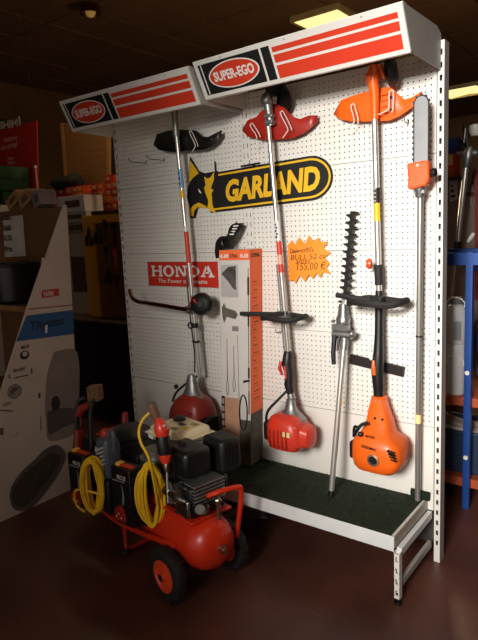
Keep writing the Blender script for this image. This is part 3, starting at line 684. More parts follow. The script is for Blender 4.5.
hb_, ht_ = V(-.418,-.080,1.205), V(-.418,-.088,1.08)
build('gearbox', MB().tube([ht_+V(.006,0,-.0), ht_.lerp(hb_,.2), ht_.lerp(hb_,.45), ht_.lerp(hb_,.6), ht_.lerp(hb_,.75), hb_], [.030,.036,.039,.030,.028,.024], 16, flat=.85)
      .obox(ht_+V(.0,-.02,.02), (X,Y,Z), (.042,.014,.014)).cyl(ht_+V(-.03,-.03,.05), ht_+V(-.03,-.045,.05), .008).cyl(ht_+V(.02,-.03,.04), ht_+V(.02,-.045,.04), .008), cast, HT)
build('knuckle', MB().cyl(ht_+V(-.045,-.01,-.015), ht_+V(.05,-.01,-.015), .022, n=16).ball(ht_+V(.052,-.01,-.01), .017, 10), cast, HT)
build('angle_lever', MB().tube([ht_+V(-.028,-.03,-.02), ht_+V(-.032,-.04,-.10), ht_+V(-.030,-.04,-.155)], [.011,.010,.009], 8, flat=1.2), black, HT)
build('lever_guide', MB().tube([ht_+V(-.004,-.03,-.02), ht_+V(-.010,-.04,-.09)], [.008,.005], 8), dsteel, HT)
ht2 = V(-.402,-.095,1.07); hb2 = (-0.4265,-0.223,0.309)
hb2 = V(hb2)
build('shaft', MB().cyl(ht2+V(0,0,.02), hb2, .0135, n=16), steel, HT)
band(ht2.lerp(hb2,.10), ht2.lerp(hb2,.0), .0165, cast, HT, 'collar')
band(ht2.lerp(hb2,.40), ht2.lerp(hb2,.44), .0138, yel, HT, label='yellow sticker')
band(ht2.lerp(hb2,.965), hb2, .0142, black, HT, 'end_cap')

# ---- pole saw attachment standing at the right end
PO = thing('pole_saw', (-.072,-.045,.305), 'pole saw standing at the right end, grey guide bar above an orange housing', 'pole saw')
bc_ = V(-.043,-.105,1.93)
def slot_poly(w, h0, h1):
    pts = [(bc_.x-w, bc_.y, h0)]+[(bc_.x-w*math.cos(q), bc_.y, h1-w+w*1.25*math.sin(q)) for q in [i*math.pi/10 for i in range(11)]]+[(bc_.x+w, bc_.y, h0)]
    return pts
build('guide_bar', MB().prism(slot_poly(.0275,1.72,2.06), (0,-.0045,0)), M('bar_grey', (140,140,142), .45, .5, .06, 18), PO, smooth=0)
chain = MB(); cpts = []
for i in range(23): cpts.append(V(bc_.x-.030, bc_.y-.002, 1.79+.0108*i))
for i in range(1,10): q = math.pi*i/10; cpts.append(V(bc_.x-.030*math.cos(q), bc_.y-.002, 2.033+.034*math.sin(q)))
for i in range(22,-1,-1): cpts.append(V(bc_.x+.030, bc_.y-.002, 1.79+.0108*i))
chain.tube(cpts, .0035, 6)
for i in range(1, len(cpts)-1, 2):
    t_ = (cpts[i+1]-cpts[i-1]).normalized(); o_ = (cpts[i]-V(bc_.x, bc_.y, min(cpts[i].z, 2.033))).normalized()
    chain.obox(cpts[i]+o_*.003, (t_, o_, Y), (.0042,.0042,.004))
build('saw_chain', chain, M('chain_dark', (52,48,46), .45, .7, .2, 40), PO, smooth=0)
hz = [(-.092,1.806),(-.005,1.812),(-.001,1.79),(.000,1.735),(-.012,1.712),(-.075,1.700),(-.088,1.704),(-.086,1.75)]
hs = build('housing', MB().prism([(x-.003,-.085,z) for x, z in hz], (0,-.05,0)), M('saw_orange', (240,92,42), .4, 0, .05, 9), PO, bevel=.008)
build('bolt', MB().cyl((-.047,-.134,1.795), (-.047,-.139,1.795), .006, n=10), steel, hs)
build('tension_knob', MB().lathe([(.016,0),(.018,.004),(.018,.018),(.014,.022)], (-.003,-.105,1.762), X, 12), black, PO)
build('sprocket_neck', MB().tube([(-.052,-.10,1.71), (-.052,-.095,1.67)], [.024,.018], 12).obox((-.052,-.10,1.69), (X,Y,Z), (.024,.014,.006)), cast, PO)
pt, pb_ = V(-.052,-.09,1.69), V(-.073,-.052,.309)
build('shaft', MB().cyl(pt, pb_, .0125, n=16), M('dull_tube', (170,166,160), .35, .7, .06, 20), PO)
band(pt.lerp(pb_,.44), pt.lerp(pb_,.445), .0150, black, PO, 'joint_ring')
band(pt.lerp(pb_,.70), pt.lerp(pb_,.73), .0128, M('label_cream', (240,214,150), .5), PO)

# ---- tall carton behind the black loop bar
CT = thing('product_carton', (-1.05,-.09,.304), 'tall white and orange carton standing on the turf between the two red brush cutters', 'carton')
c00, c10 = V(-1.130,-.165,.309), V(-.957,-.135,.309)          # front face, left and right
c11, c01 = V(-.968,-.013,.309), V(-1.141,-.043,.309)
hgt = 1.160; CZ = V(.040,.006,1)
build('body', MB().prism([c00, c10, c11, c01], CZ*hgt), M('carton_white', (206,198,192), .6, 0, .04, 6), CT, smooth=0, bevel=.002)
fr, sr = (c10-c00).normalized(), (c11-c10).normalized(); fn = fr.cross(Z).normalized(); sn = sr.cross(Z).normalized(); FW, SW = (c10-c00).length, (c11-c10).length
c_or = M('carton_orange', (240,102,40), .55, 0, .05, 6); c_ph = M('carton_photo', (84,74,60), .6, 0, .6, 16); c_pk = M('carton_tan', (188,140,112), .6, 0, .1, 8)
def onface(nm, s0, s1, z0, z1, mat, side=False, d=.0005):
    o_, rv, nv, w_ = (c10, sr, sn, SW) if side else (c00, fr, fn, FW)
    pts = [o_+rv*w_*s+CZ*z*hgt+nv*d for s, z in ((s0,z0),(s1,z0),(s1,z1),(s0,z1))]
    return build(nm, MB().prism(pts, nv*.0006), mat, CT, smooth=0)
onface('orange_band', 0, 1, .955, 1, c_or); onface('orange_side', 0, 1, .25, 1, c_or, True)
onface('photo_side', 0, 1, 0, .25, c_ph, True); onface('tan_panel', .0, .62, 0, .32, c_pk)
onface('photo_front', .62, 1, 0, .22, c_ph, d=.0006)
onface('dark_strip', .0, .12, .17, .325, bprint, d=.0012)
for k in range(4): onface('picture_icon', .02, .10, .18+.036*k, .205+.036*k, M('icon_grey', (150,140,134), .6), d=.002)
for s0, s1, t_ in ((.02,.30,.965),(.36,.62,.965),(.70,.95,.965)):
    text('lettering', 'STIHL' if s0 == .36 else 'HL-KM', c00+fr*FW*s0+CZ*hgt*t_+fn*.0013, fr, CZ, FW*(s1-s0), .020, bprint if s0 == .36 else wprint, CT, bold=.03)
text('lettering', 'STIHL', c10+sr*SW*.12+CZ*hgt*.965+sn*.0013, sr, CZ, SW*.7, .020, bprint, CT, bold=.03)
onface('picture_frame', .05, .62, .79, .935, M('picture_grey', (176,170,168), .6), d=.0008)
pts = [c00+fr*FW*s+CZ*hgt*z+fn*.0016 for s, z in ((.06,.895),(.30,.925),(.55,.93),(.55,.82),(.45,.83),(.28,.862))]
build('picture_tool', MB().prism(pts, fn*.0005), M('carton_photo2', (70,62,58), .6, 0, .7, 22), CT, smooth=0)
pts = [c00+fr*FW*s+CZ*hgt*z+fn*.0016 for s, z in ((.06,.74),(.14,.765),(.20,.742),(.52,.728),(.60,.712),(.52,.69),(.22,.70),(.14,.67),(.08,.70))]
build('picture_motor', MB().prism(pts, fn*.0005), M('carton_photo3', (84,80,66), .6, 0, .3, 22), CT, smooth=0)
onface('small_print', .40, .62, .635, .658, M('picture_grey2', (130,124,124), .6), d=.001)
for s, z0, z1 in ((.22,.40,.60),(.45,.42,.57)):
    build('picture_pole', MB().prism([c00+fr*FW*q+CZ*hgt*z+fn*.001 for q, z in ((s-.012,z0),(s+.012,z0),(s+.006,z1),(s-.006,z1))], fn*.0005), bprint, CT, smooth=0)
    build('picture_head', MB().tube([c00+fr*FW*(s+.04*math.cos(q))+CZ*hgt*(z0-.035+.035*math.sin(q))+fn*.0015 for q in [i*math.pi/7 for i in range(14)]], .0012, 5, True), bprint, CT)
build('picture_line', MB().prism([c00+fr*FW*q+CZ*hgt*z+fn*.001 for q, z in ((.60,.30),(.63,.30),(.59,.62),(.57,.62))], fn*.0005), M('icon_grey', (150,140,134)), CT, smooth=0)
pole = MB()
for z0, z1, w_ in ((.30,.92,.010),(.80,.88,.030),(.66,.71,.026),(.42,.47,.03),(.25,.36,.018)):
    pole.prism([c00+fr*FW*q+CZ*hgt*z+fn*.001 for q, z in ((.95-w_,z0),(.95+w_,z0),(.95+w_,z1),(.95-w_,z1))], fn*.0005)
pole.prism([c00+fr*FW*q+CZ*hgt*z+fn*.001 for q, z in ((.76,.395),(.98,.405),(.98,.415),(.76,.408))], fn*.0005)
build('picture_tall_pole', pole, bprint, CT, smooth=0)
build('picture_loop', MB().tube([c00+fr*FW*(.76+.13*math.cos(q))+CZ*hgt*(.255+.085*math.sin(q))+fn*.002 for q in [i*math.pi/9 for i in range(18)]], .004, 6, True), bprint, CT)
for k in range(16):
    z = .30+.036*k
    onface('side_rule', .10, .55+.3*random.random(), z, z+.0016, M('rule_dark', (150,66,30), .6), True, .0012)
    onface('side_print', .25, .45+.3*random.random(), z+.012, z+.018, M('rule_dark', (150,66,30), .6), True, .0012)

# black harness strap hanging above the carton
ST = thing('harness_strap', (-1.07,-.06,1.46), 'black padded strap with white lettering hanging above the tall carton', 'strap')
sp = spline([(-1.035,-.03,1.600), (-1.042,-.07,1.575), (-1.055,-.09,1.535), (-1.085,-.09,1.515), (-1.125,-.085,1.50), (-1.150,-.08,1.45), (-1.150,-.075,1.425)], 5)
bk = []
for i, q in enumerate(sp):
    t_ = (sp[min(i+1,len(sp)-1)]-sp[max(i-1,0)]).normalized(); n_ = t_.cross(-Y).normalized(); w_ = .028+.006*math.sin(i*.4)
    bk.append([q+n_*w_+Y*.006, q+n_*w_-Y*.006, q-n_*w_-Y*.006, q-n_*w_+Y*.006])
build('strap', MB().loft(bk), black, ST, bevel=.003)
build('buckle', MB().tube([(-1.075+.03*math.cos(q), -.105, 1.508+.026*math.sin(q)) for q in [i*math.pi/8 for i in range(16)]], .007, 7, True), black, ST)
for k in range(4): build('lettering', MB().obox((-1.036-.004*k,-.068-.007*k,1.59-.014*k), (X,Y,Z), (.014,.004,.0035)), wprint, ST)
build('hook', MB().tube([(-1.035,-.001,1.602), (-1.035,-.06,1.602), (-1.035,-.066,1.615)], .003, 6), dsteel, ST)

# ================================================================ motor compressor and the things on it
def L(a, b, z): return V(-.8235+.977*a+.211*b, -.728-.211*a+.977*b, z)
UA, WA = V(.977,-.211,0), V(.211,.977,0)
def lbox(m, a0, a1, b0, b1, z0, z1): return m.obox(L((a0+a1)/2,(b0+b1)/2,(z0+z1)/2), (UA,WA,Z), ((a1-a0)/2,(b1-b0)/2,(z1-z0)/2))
comp_red = M('compressor_red', (206,48,22), .32, 0, .08, 8)
C = thing('air_compressor', L(0,0,0), 'red wheeled air compressor with a petrol engine on top, in front of the turf deck', 'compressor')
tank = [(.02,-.50),(.06,-.495),(.09,-.475),(.112,-.44),(.122,-.40),(.122,.06),(.116,.10),(.096,.137),(.06,.157),(.02,.163)]
tk = build('tank', MB().lathe(tank, L(0,0,.232), UA, 28), comp_red, C)
build('weld_seam', MB().lathe([(.1225,.058),(.1235,.062),(.1225,.066)], L(0,0,.232), UA, 28), comp_red, tk)
brs = M('fitting_metal', (190,176,150), .28, 1., .1, 12)
build('outlet_fitting', MB().tube([L(.155,0,.235), L(.18,0,.235), L(.182,0,.235), L(.200,0,.235)], [.019,.019,.012,.012], 10), brs, tk)
build('drain_plug', MB().cyl(L(.02,0,.115), L(.02,0,.095), .012), brs, tk)
tyre = [(.070,-.022),(.098,-.026),(.112,-.022),(.118,-.010),(.118,.010),(.112,.022),(.098,.026),(.070,.022)]
hub = [(.010,-.038),(.018,-.036),(.020,-.026),(.034,-.024),(.052,-.022),(.058,-.028),(.071,-.027),(.071,.021),(.062,.02),(.03,.02),(.012,.026)]
for s in (-1, 1):
    o = L(0, s*.172, .118)
    w_ = build('wheel', MB().lathe(tyre, o, WA, 32), rubber, C)
    tread = MB()
    for k in range(32):
        q = 2*math.pi*k/32; d = UA*math.cos(q)+Z*math.sin(q); tg = d.cross(WA)
        tread.obox(o+d*.1175+WA*.009*(1 if k % 2 else -1), (d, (tg+WA*.5*(1 if k % 2 else -1)), WA), (.0022,.006,.013))
    build('tread', tread, rubber, w_, smooth=0)
    hb = build('rim', MB().lathe(hub, o, WA*(1 if s > 0 else 1), 24), M('rim_red', (226,74,34), .4, 0, .08, 8), w_)
build('axle', MB().cyl(L(0,-.205,.118), L(0,.205,.118), .011), dsteel, C)
for s in (-1, 1): build('axle_nut', MB().cyl(L(0,s*.196,.118), L(0,s*.212,.118), .016, n=6), dsteel, C)
# frame rails, front foot, handle
fr = MB()
for s in (-1, 1):
    fr.tube(spline([L(.02,s*.125,.235), L(-.25,s*.150,.205), L(-.45,s*.165,.195), L(-.60,s*.165,.20)], 4), .013, 10)
fr.cyl(L(-.60,-.17,.20), L(-.60,.17,.20), .013, n=10).cyl(L(-.46,-.16,.20), L(-.46,.16,.20), .012, n=10)
build('frame', fr, comp_red, C)
ft = MB().tube([L(-.46,-.12,.20), L(-.46,-.12,.02), L(-.46,.12,.02), L(-.46,.12,.20)], .012, 10)
fo = build('stand', ft, comp_red, C)
for s in (-1, 1): build('rubber_foot', MB().cyl(L(-.46,s*.12,0), L(-.46,s*.12,.025), .02), rubber, fo)
hd = build('handle', MB().tube(spline([L(.02,-.03,.36), L(.07,-.02,.43), L(.13,.02,.470), L(.155,.11,.472), L(.152,.135,.45), L(.135,.14,.36), L(.10,.14,.21)], 6), .0115, 10), comp_red, C)
build('grip', MB().cyl(L(.045,-.025,.395), L(.10,-.002,.452), .017), rubber, hd)
# mounting plate, pump and engine
build('mounting_plate', lbox(MB(), -.40, .10, -.10, .12, .350, .362), comp_red, C, bevel=.003)
for a_ in (-.36, .03): build('plate_bracket', lbox(MB(), a_, a_+.02, -.08, .08, .31, .35), comp_red, C)
build('crankcase', lbox(MB(), -.13, .085, -.085, .10, .362, .50), M('engine_black', (20,18,18), .45, .2, .2, 20), C, bevel=.016)
fins = MB()
for k in range(6): lbox(fins, -.06, .10, -.075, .09, .425+.016*k, .432+.016*k)
build('cylinder_fins', fins, cast, C, bevel=.002)
build('carburettor', MB().cyl(L(-.05,-.115,.47), L(.04,-.115,.47), .026).obox(L(-.005,-.105,.505), (UA,WA,Z), (.03,.022,.018)).cyl(L(-.005,-.12,.43), L(-.005,-.12,.46), .018), M('bright_cast', (190,190,188), .25, 1., .1, 15), C)
build('cover_plate', lbox(MB(), .0, .09, -.108, -.09, .375, .455), M('bright_cast', (190,190,188)), C, bevel=.008)
for k in range(4): build('bolt', MB().cyl(L(.012+.066*(k % 2), -.108, .388+.054*(k//2)), L(.012+.066*(k % 2), -.116, .388+.054*(k//2)), .007, n=6), dsteel, C)
build('warning_sticker', MB().prism([L(-.085,-.0865,.395), L(-.03,-.0865,.400), L(-.035,-.0865,.425), L(-.06,-.0865,.432), L(-.09,-.0865,.418)], WA*-.001), M('sticker_amber', (226,150,40), .5), C, smooth=0)
af = build('air_filter', lbox(MB(), -.155, .06, -.085, .06, .530, .650), M('filter_black', (12,11,11), .4, 0, .15, 20), C, bevel=.022)
build('filter_knob', MB().lathe([(.016,0),(.016,.01),(.01,.014)], L(-.05,-.02,.650), Z, 12), black, af)
for k in range(3): build('filter_rib', lbox(MB(), -.12+.05*k, -.112+.05*k, -.091, -.08, .55, .635), black, af)
mf = build('muffler', lbox(MB(), -.075, .075, .10, .215, .500, .655), M('muffler_dark', (24,22,22), .5, .3, .2, 20), C, bevel=.02)
for k in range(6): build('muffler_slot', lbox(MB(), .074, .079, .115+.015*k, .122+.015*k, .53, .62), black, mf)
cream = M('cream_tank', (222,206,168), .4, 0, .05, 8)
ftk = build('fuel_tank', lbox(MB(), -.34, -.10, -.02, .19, .600, .675), cream, C, bevel=.026)
build('tank_flange', lbox(MB(), -.35, -.09, -.03, .20, .632, .640), cream, ftk, bevel=.003)
build('fuel_cap', MB().lathe([(.03,0),(.032,.012),(.02,.018)], L(-.27,.12,.675), Z, 16), black, ftk)
for (a_, b_, m_) in ((-.19,.03,M('sticker_green', (110,120,50), .5)), (-.15,.07,yel), (-.21,.09,M('sticker_dark', (60,52,40), .5)), (-.16,.13,M('sticker_olive', (150,130,60), .5))):
    build('tank_sticker', lbox(MB(), a_-.022, a_+.022, b_-.014, b_+.014, .6752, .6762), m_, ftk, smooth=0)
build('tank_label', lbox(MB(), -.33, -.29, -.0225, -.0205, .61, .65), wprint, ftk, smooth=0)
build('recoil_cover', MB().lathe([(.085,0),(.088,.02),(.07,.045),(.03,.052)], L(-.02,.10,.46), WA, 22), M('engine_black', (20,18,18)), C)
pump = MB().cyl(L(-.30,-.01,.36), L(-.30,-.01,.56), .055, n=18)
for k in range(7): pump.lathe([(.075,0),(.075,.006)], L(-.30,-.01,.40+.02*k), Z, 18)
build('pump_head', pump, cast, C)
build('belt_guard', lbox(MB(), -.38, -.02, .13, .17, .365, .56), M('guard_black', (20,18,17)), C, bevel=.02)
gauge = build('pressure_gauge', MB().lathe([(.026,0),(.028,.012),(.024,.018)], L(.10,-.05,.415), (.6,-.8,.1), 16), black, C)
build('gauge_face', MB().lathe([(.022,.0185),(.021,.0195)], L(.10,-.05,.415), (.6,-.8,.1), 16), M('gauge_face', (120,116,110), .3), gauge)
vm = MB().tube([L(.08,.0,.34), L(.08,.0,.40), L(.10,-.02,.41)], .012, 8).tube([L(.12,.03,.34), L(.12,.03,.42)], .010, 8).ball(L(.12,.03,.425), .017, 8).cyl(L(.06,-.04,.40), L(.14,-.05,.40), .010)
build('valve_manifold', vm, brs, C)
build('carrier_plate', lbox(MB(), -.615, -.22, -.16, .14, .245, .255), M('carrier_dark', (40,34,32), .6, .3, .15, 14), C, bevel=.003)
build('rear_box', lbox(MB(), -.615, -.42, -.045, .135, .256, .495), M('rear_box_dark', (26,24,24), .6, 0, .15, 10), C, bevel=.012)
cpst = MB()
for a_ in (-.59, -.44):
    for b_ in (-.15, .13): cpst.cyl(L(a_,b_,.20), L(a_,b_,.246), .009, n=8)
build('carrier_post', cpst, comp_red, C)

# tool packages: black boxes with a red and white picture of pruning shears
pk_black = M('package_black', (17,15,15), .4, 0, .15, 12)
def package(px, py, z, lab):
    """px, py: the corner between the picture face and the ribbed side"""
    wA, wB, h = .128, .080, .270
    t = thing('tool_package', (px-wA/2,py+wB/2,z), lab, 'box', 'black tool packages on the compressor')
    build('body', MB().box(px-wA, px, py, py+wB, z, z+h), pk_black, t, bevel=.006)
    n = V(0,-1,0)
    def fp(s, v, d): return V(px-wA+s*wA, py-d, z+v*h)
    build('picture_red', MB().prism([fp(s,v,.0006) for s, v in ((.05,.03),(.60,.03),(.66,.16),(.55,.30),(.40,.34),(.22,.30),(.05,.22))], n*.0006), M('package_red', (150,36,28), .4, 0, .35, 30), t, smooth=0)
    build('picture_blade', MB().prism([fp(s,v,.0014) for s, v in ((.50,.34),(.60,.36),(.66,.50),(.60,.66),(.52,.72),(.57,.56))], n*.0006), M('picture_silver', (170,170,172), .3, .5), t, smooth=0)
    for k in range(3): build('picture_spot', MB().prism([fp(.14+.13*k+.03*math.cos(q),.10+.06*(k % 2)+.018*math.sin(q),.0014) for q in [i*math.pi/4 for i in range(8)]], n*.0005), wprint, t, smooth=0)
    text('lettering', 'PRO 25', fp(.32,.80,.0008), X, Z, .060, .022, M('package_print', (190,186,182), .5), t, shear=.25, bold=.03)
    build('print_rule', MB().prism([fp(s,v,.0008) for s, v in ((.08,.765),(.70,.765),(.70,.775),(.08,.775))], n*.0005), M('package_print', (190,186,182)), t, smooth=0)
    for k in range(5): build('side_rib', MB().box(px-.001, px+.004, py+.010, py+wB-.010, z+.03+.045*k, z+.055+.045*k), black, t, bevel=.002)
    build('red_tab', MB().box(px-.085, px-.005, py+.02, py+.045, z+h, z+h+.010), M('tab_red', (200,60,30), .4), t, bevel=.003)
    build('yellow_tab', MB().box(px-.112, px-.085, py+.015, py+.05, z+h, z+h+.014), M('tab_yellow', (235,190,70), .4), t, bevel=.003)
    return t
q = [(-1.0836,-0.8739,0.256),(-1.4045,-0.8758,0.256)]
for p_ in q:
    bk_ = MB().box(p_[0]-.12, p_[0]-.01, p_[1]+.008, p_[1]+.072, .247, .255)
    bk_.tube([(p_[0]-.06, p_[1]+.06, .248), L(((p_[0]+.8235)*.977-(p_[1]+.728)*.211)-.02, -.155, .24)], .009, 8)
    build('package_bracket', bk_, M('carrier_dark', (40,34,32)), C)
package(q[0][0], q[0][1], .256, 'black tool package nearest the engine, right of the grey canister')
package(q[1][0], q[1][1], .256, 'leftmost black tool package, beside the big white display stand')

# yellow hose coils hung over the packages
def hose(nm, cen, ax, up_, ra, rb, n, spread, lab, tail, seed):
    rnd = random.Random(seed)
    t = thing(nm, cen-Z*rb, lab, 'hose', 'yellow air hose coils on the compressor')
    ax, up_ = V(ax).normalized(), V(up_).normalized(); nn = ax.cross(up_).normalized()
    pts = []
    for i in range(n*20):
        q = 2*math.pi*i/20; k = i/20
        if i % 20 == 0: ja, jb, jo = rnd.choice((1.05,.95,.75,.6,.45))*rnd.uniform(.93,1.04), rnd.uniform(.86,1.05), rnd.uniform(-.008,.008)
        pts.append(cen+ax*(ra*ja*math.cos(q)+jo)+up_*rb*jb*math.sin(q)*(1 if math.sin(q) > 0 else 1.05)+nn*(spread*(k/n-.5)+rnd.uniform(-.002,.002)))
    sm = pts[:]
    for _ in range(2): sm = [sm[0]]+[(sm[i-1]+sm[i]*2+sm[i+1])/4 for i in range(1,len(sm)-1)]+[sm[-1]]
    build('coil', MB().tube(sm, .0062, 7), hose_y, t)
    if tail: build('loose_end', MB().tube(spline([sm[-1]]+tail, 6), .0060, 7), hose_y, t)
    return t
h2 = V(q[0][0]+.064, q[0][1]+.062, .412)
pr_top = V((-0.9453,-0.8476,0.8534))
hose('air_hose', h2, V(.79,.61,0), Z, .060, .148, 16, .060, 'yellow air hose coil hanging beside the engine, its loose end looping up to the pruner',
     [V((-0.9096,-0.9046,0.6209)), V((-0.9445,-0.9153,0.7017)), V((-0.9689,-0.8991,0.7494)), V((-0.9694,-0.8654,0.7924)), V((-0.9476,-0.831,0.8172))], 3)
h1 = V(q[1][0]+.062, q[1][1]-.005, .402)
hose('air_hose', h1, V(.79,.61,0), Z, .056, .140, 13, .05, 'yellow air hose coil draped over the leftmost black tool package',
     [h1-Z*.02-UA*.05-WA*.06, h1-Z*.10-UA*.07-WA*.06, h1-Z*.13-UA*.02-WA*.04], 5)

# pneumatic pruner standing among the hoses
PT = thing('pneumatic_pruner', (-0.8596,-0.8651,0.433), 'red and black pneumatic pruner standing upright in front of the cream fuel tank', 'pruner')
pa = [V(q) for q in [(-0.9146,-0.836,0.7929),(-0.898,-0.8335,0.7416),(-0.8919,-0.838,0.6951),(-0.8824,-0.8399,0.6483),(-0.8763,-0.8445,0.6018),(-0.8706,-0.8477,0.5637),(-0.8596,-0.8651,0.433)]]
build('red_head', MB().tube([pa[0], pa[0].lerp(pa[1],.5), pa[1], pa[1].lerp(pa[2],.6)], [.012,.026,.034,.026], 14), M('pruner_red', (214,56,34), .3, 0, .06, 10), PT)
build('black_body', MB().tube([pa[1].lerp(pa[2],.55), pa[2], pa[3], pa[3].lerp(pa[4],.2)], [.030,.032,.031,.028], 14), black, PT)
build('red_collar', MB().tube([pa[3].lerp(pa[4],.1), pa[3].lerp(pa[4],.4), pa[4]], [.027,.028,.018], 14), M('pruner_red', (214,56,34)), PT)
build('connector', MB().tube([pa[4], pa[4].lerp(pa[5],.4), pa[5]], [.012,.015,.009], 10), brs, PT)
build('rod', MB().tube([pa[5], pa[6]], [.005,.004], 8), steel, PT)
build('top_handle', MB().tube([V(q) for q in [(-0.9282,-0.8239,0.778),(-0.9439,-0.829,0.8128),(-0.9564,-0.831,0.8516)]], [.016,.022,.020], 12), M('handle_tan', (104,74,56), .6), PT)
build('button', MB().ball(V((-0.8644,-0.8528,0.7713)), .007, 8), steel, PT)

# blue-grey canister with a red cap
can_m = M('canister_grey', (84,90,102), .4, 0, .1, 10)
cc = V((-1.317,-0.7923,0.5116))
cz0 = .430
KC = thing('plastic_case', (cc.x,cc.y,.256), 'black plastic case on the compressor carrier under the blue-grey canister', 'case')
build('body', MB().obox((cc.x,cc.y,.342), (UA,WA,Z), (.07,.055,.086)), M('case_black', (18,17,17), .5, 0, .15, 12), KC, bevel=.01)
build('latch', MB().obox(V(cc.x,cc.y,.36)-WA*.062, (UA,WA,Z), (.02,.004,.014)), dsteel, KC)
CN = thing('canister', (cc.x,cc.y,cz0), 'blue-grey plastic canister with a red cap between the two tool packages', 'canister')
cb = MB().loft([[V(cc.x,cc.y,z)+UA*(.055*k*sq(q,.5)[0])+WA*(.045*k*sq(q,.5)[1]) for q in q20] for z, k in ((cz0,.92),(cz0+.01,1),(cz0+.155,1),(cz0+.185,.8),(cz0+.195,.5))])
build('body', cb, can_m, CN)
rb = MB()
for k in range(5): rb.obox(V(cc.x,cc.y,cz0+.06+.02*k)-WA*.046, (UA*.9+Z*.4, WA, Z), (.045,.004,.005))
build('ribs', rb, M('canister_pale', (190,194,204), .4), CN)
build('cap', MB().lathe([(.026,0),(.027,.022),(.022,.03)], V(cc.x,cc.y,cz0+.19)-UA*.015, Z, 16), M('cap_red', (190,44,30), .4), CN)
build('handle', MB().tube(spline([V(cc.x,cc.y,cz0+.18)+UA*.02, V(cc.x,cc.y,cz0+.225)+UA*.03, V(cc.x,cc.y,cz0+.21)+UA*.065, V(cc.x,cc.y,cz0+.13)+UA*.06], 5), .010, 8), can_m, CN)
build('label', MB().obox(V(cc.x,cc.y,cz0+.13)-WA*.046-UA*.03, (UA,WA,Z), (.012,.002,.012)), M('label_lime', (190,200,80), .5), CN)

# tiller standing behind the compressor, with a folded dark cover on it
TL = thing('garden_tiller', (-1.68,-.54,0), 'dark red and black tiller standing behind the compressor by the display stand', 'machine')
tb = M('tiller_red', (150,30,20), .4, 0, .1, 8)
build('engine', MB().obox((-1.68,-.54,.36), (X,Y,Z), (.12,.10,.12)), M('engine_black', (20,18,18)), TL, bevel=.03)
build('gearcase', MB().obox((-1.68,-.54,.17), (X,Y,Z), (.06,.06,.10)), tb, TL, bevel=.015)
for s in (-1, 1):
    tn = MB()
    for k in range(4):
        q = k*math.pi/2+.4; c0 = V(-1.68+s*.10,-.54,.13)
        tn.tube([c0, c0+V(0,.09*math.cos(q),.09*math.sin(q)), c0+V(s*.03,.11*math.cos(q+.4),.11*math.sin(q+.4))], [.012,.01,.006], 6)
    build('tine', tn, dsteel, TL)
build('tine_shaft', MB().cyl((-1.80,-.54,.13), (-1.56,-.54,.13), .012), dsteel, TL)
hx = [V(q) for q in [(-1.6274,-0.7651,0.3696),(-1.6354,-0.7304,0.5756),(-1.6391,-0.7067,0.7095),(-1.6159,-0.6831,0.739)]]
hy = [V(q) for q in [(-1.5213,-0.7443,0.3859),(-1.5343,-0.7241,0.5383),(-1.5459,-0.7078,0.6652),(-1.5415,-0.6915,0.7307)]]
bs = V(-1.70,-.54,.42)
build('handlebar', MB().tube(spline([bs, hx[0], hx[1], hx[2], hx[3]], 5), .014, 8).tube(spline([bs, hy[0], hy[1], hy[2], hy[3]], 5), .012, 8), black, TL)
build('red_grip', MB().tube([V(q) for q in [(-1.6191,-0.728,0.6537),(-1.605,-0.7092,0.6938),(-1.5728,-0.6818,0.7072)]], [.018,.024,.018], 10), tb, TL)
build('red_bracket', MB().tube([V(q) for q in [(-1.6095,-0.7531,0.4898),(-1.6108,-0.7358,0.5818)]], .022, 8), tb, TL)
build('red_lever', MB().tube([V(q) for q in [(-1.5191,-0.6956,0.5588),(-1.4871,-0.6684,0.5722),(-1.4473,-0.6342,0.5902)]], [.010,.012,.012], 8), tb, TL)
build('red_post', MB().tube([V(q) for q in [(-1.4723,-0.5491,0.537),(-1.4779,-0.5347,0.6313)]]+[V((-1.4785,-0.5331,0.6418))], [.018,.018,.012], 10).tube([V((-1.4723,-0.5491,0.537)), (-1.62,-.50,.42)], .014, 8), tb, TL)
build('cork_block', MB().obox(V((-1.5716,-0.6445,0.7621)), ((1,.4,.1),(-.4,1,0),(0,0,1)), (.035,.03,.042)), M('cork_brown', (122,92,60), .9, 0, .2, 30, .2, 90), TL, bevel=.008)
build('block_clip', MB().cyl(V((-1.5678,-0.6811,0.6916)), V((-1.5543,-0.6607,0.7419)), .010), black, TL)
cv = MB(); rnd = random.Random(2); rings = []
bcx = V((-1.3764,-0.5987,0.5596))
for i in range(7):
    t_ = i/6; r_ = .055*math.sin(math.pi*(.12+.76*t_))
    rings.append([bcx+V(-.12+.24*t_,-.02+.05*t_,.015*t_)+V(0, 1.3*r_*math.cos(q)*(1+.15*math.sin(3*q+i)), r_*math.sin(q)*(1+.12*math.sin(5*q+2*i))) for q in q20])
FC = build('folded_cover', cv.loft(rings), M('cover_grey', (62,58,56), .9, 0, .35, 40, .3, 120), None, sub=1, loc=bcx-Z*.05)
tag(FC, 'folded dark grey fabric cover lying behind the hoses, left of the pruner', 'cover')

# strip of clear film fallen on the floor under the deck
FS = thing('film_scrap', (-.95,-.10,0), 'crumpled greyish plastic film lying on the floor under the white deck', 'plastic film')
fx = [(-1.1357,-0.0389,0.006),(-0.9506,-0.0218,0.006),(-0.8718,-0.1176,0.006),(-1.0036,-0.149,0.006)]
rows = []
for i in range(7):
    r_ = []
    for j in range(9):
        s, q = j/8, i/6
        P = V(fx[0]).lerp(V(fx[1]), s).lerp(V(fx[3]).lerp(V(fx[2]), s), q); P.z = .004+.010*abs(math.sin(3*s+2*q))+.006*random.random(); r_.append(P)
    rows.append(r_)
build('sheet', MB().loft(rows, closed=False), M('film_grey', (150,148,152), .25, 0, .1, 8, alpha=.75), FS, solid=.001)

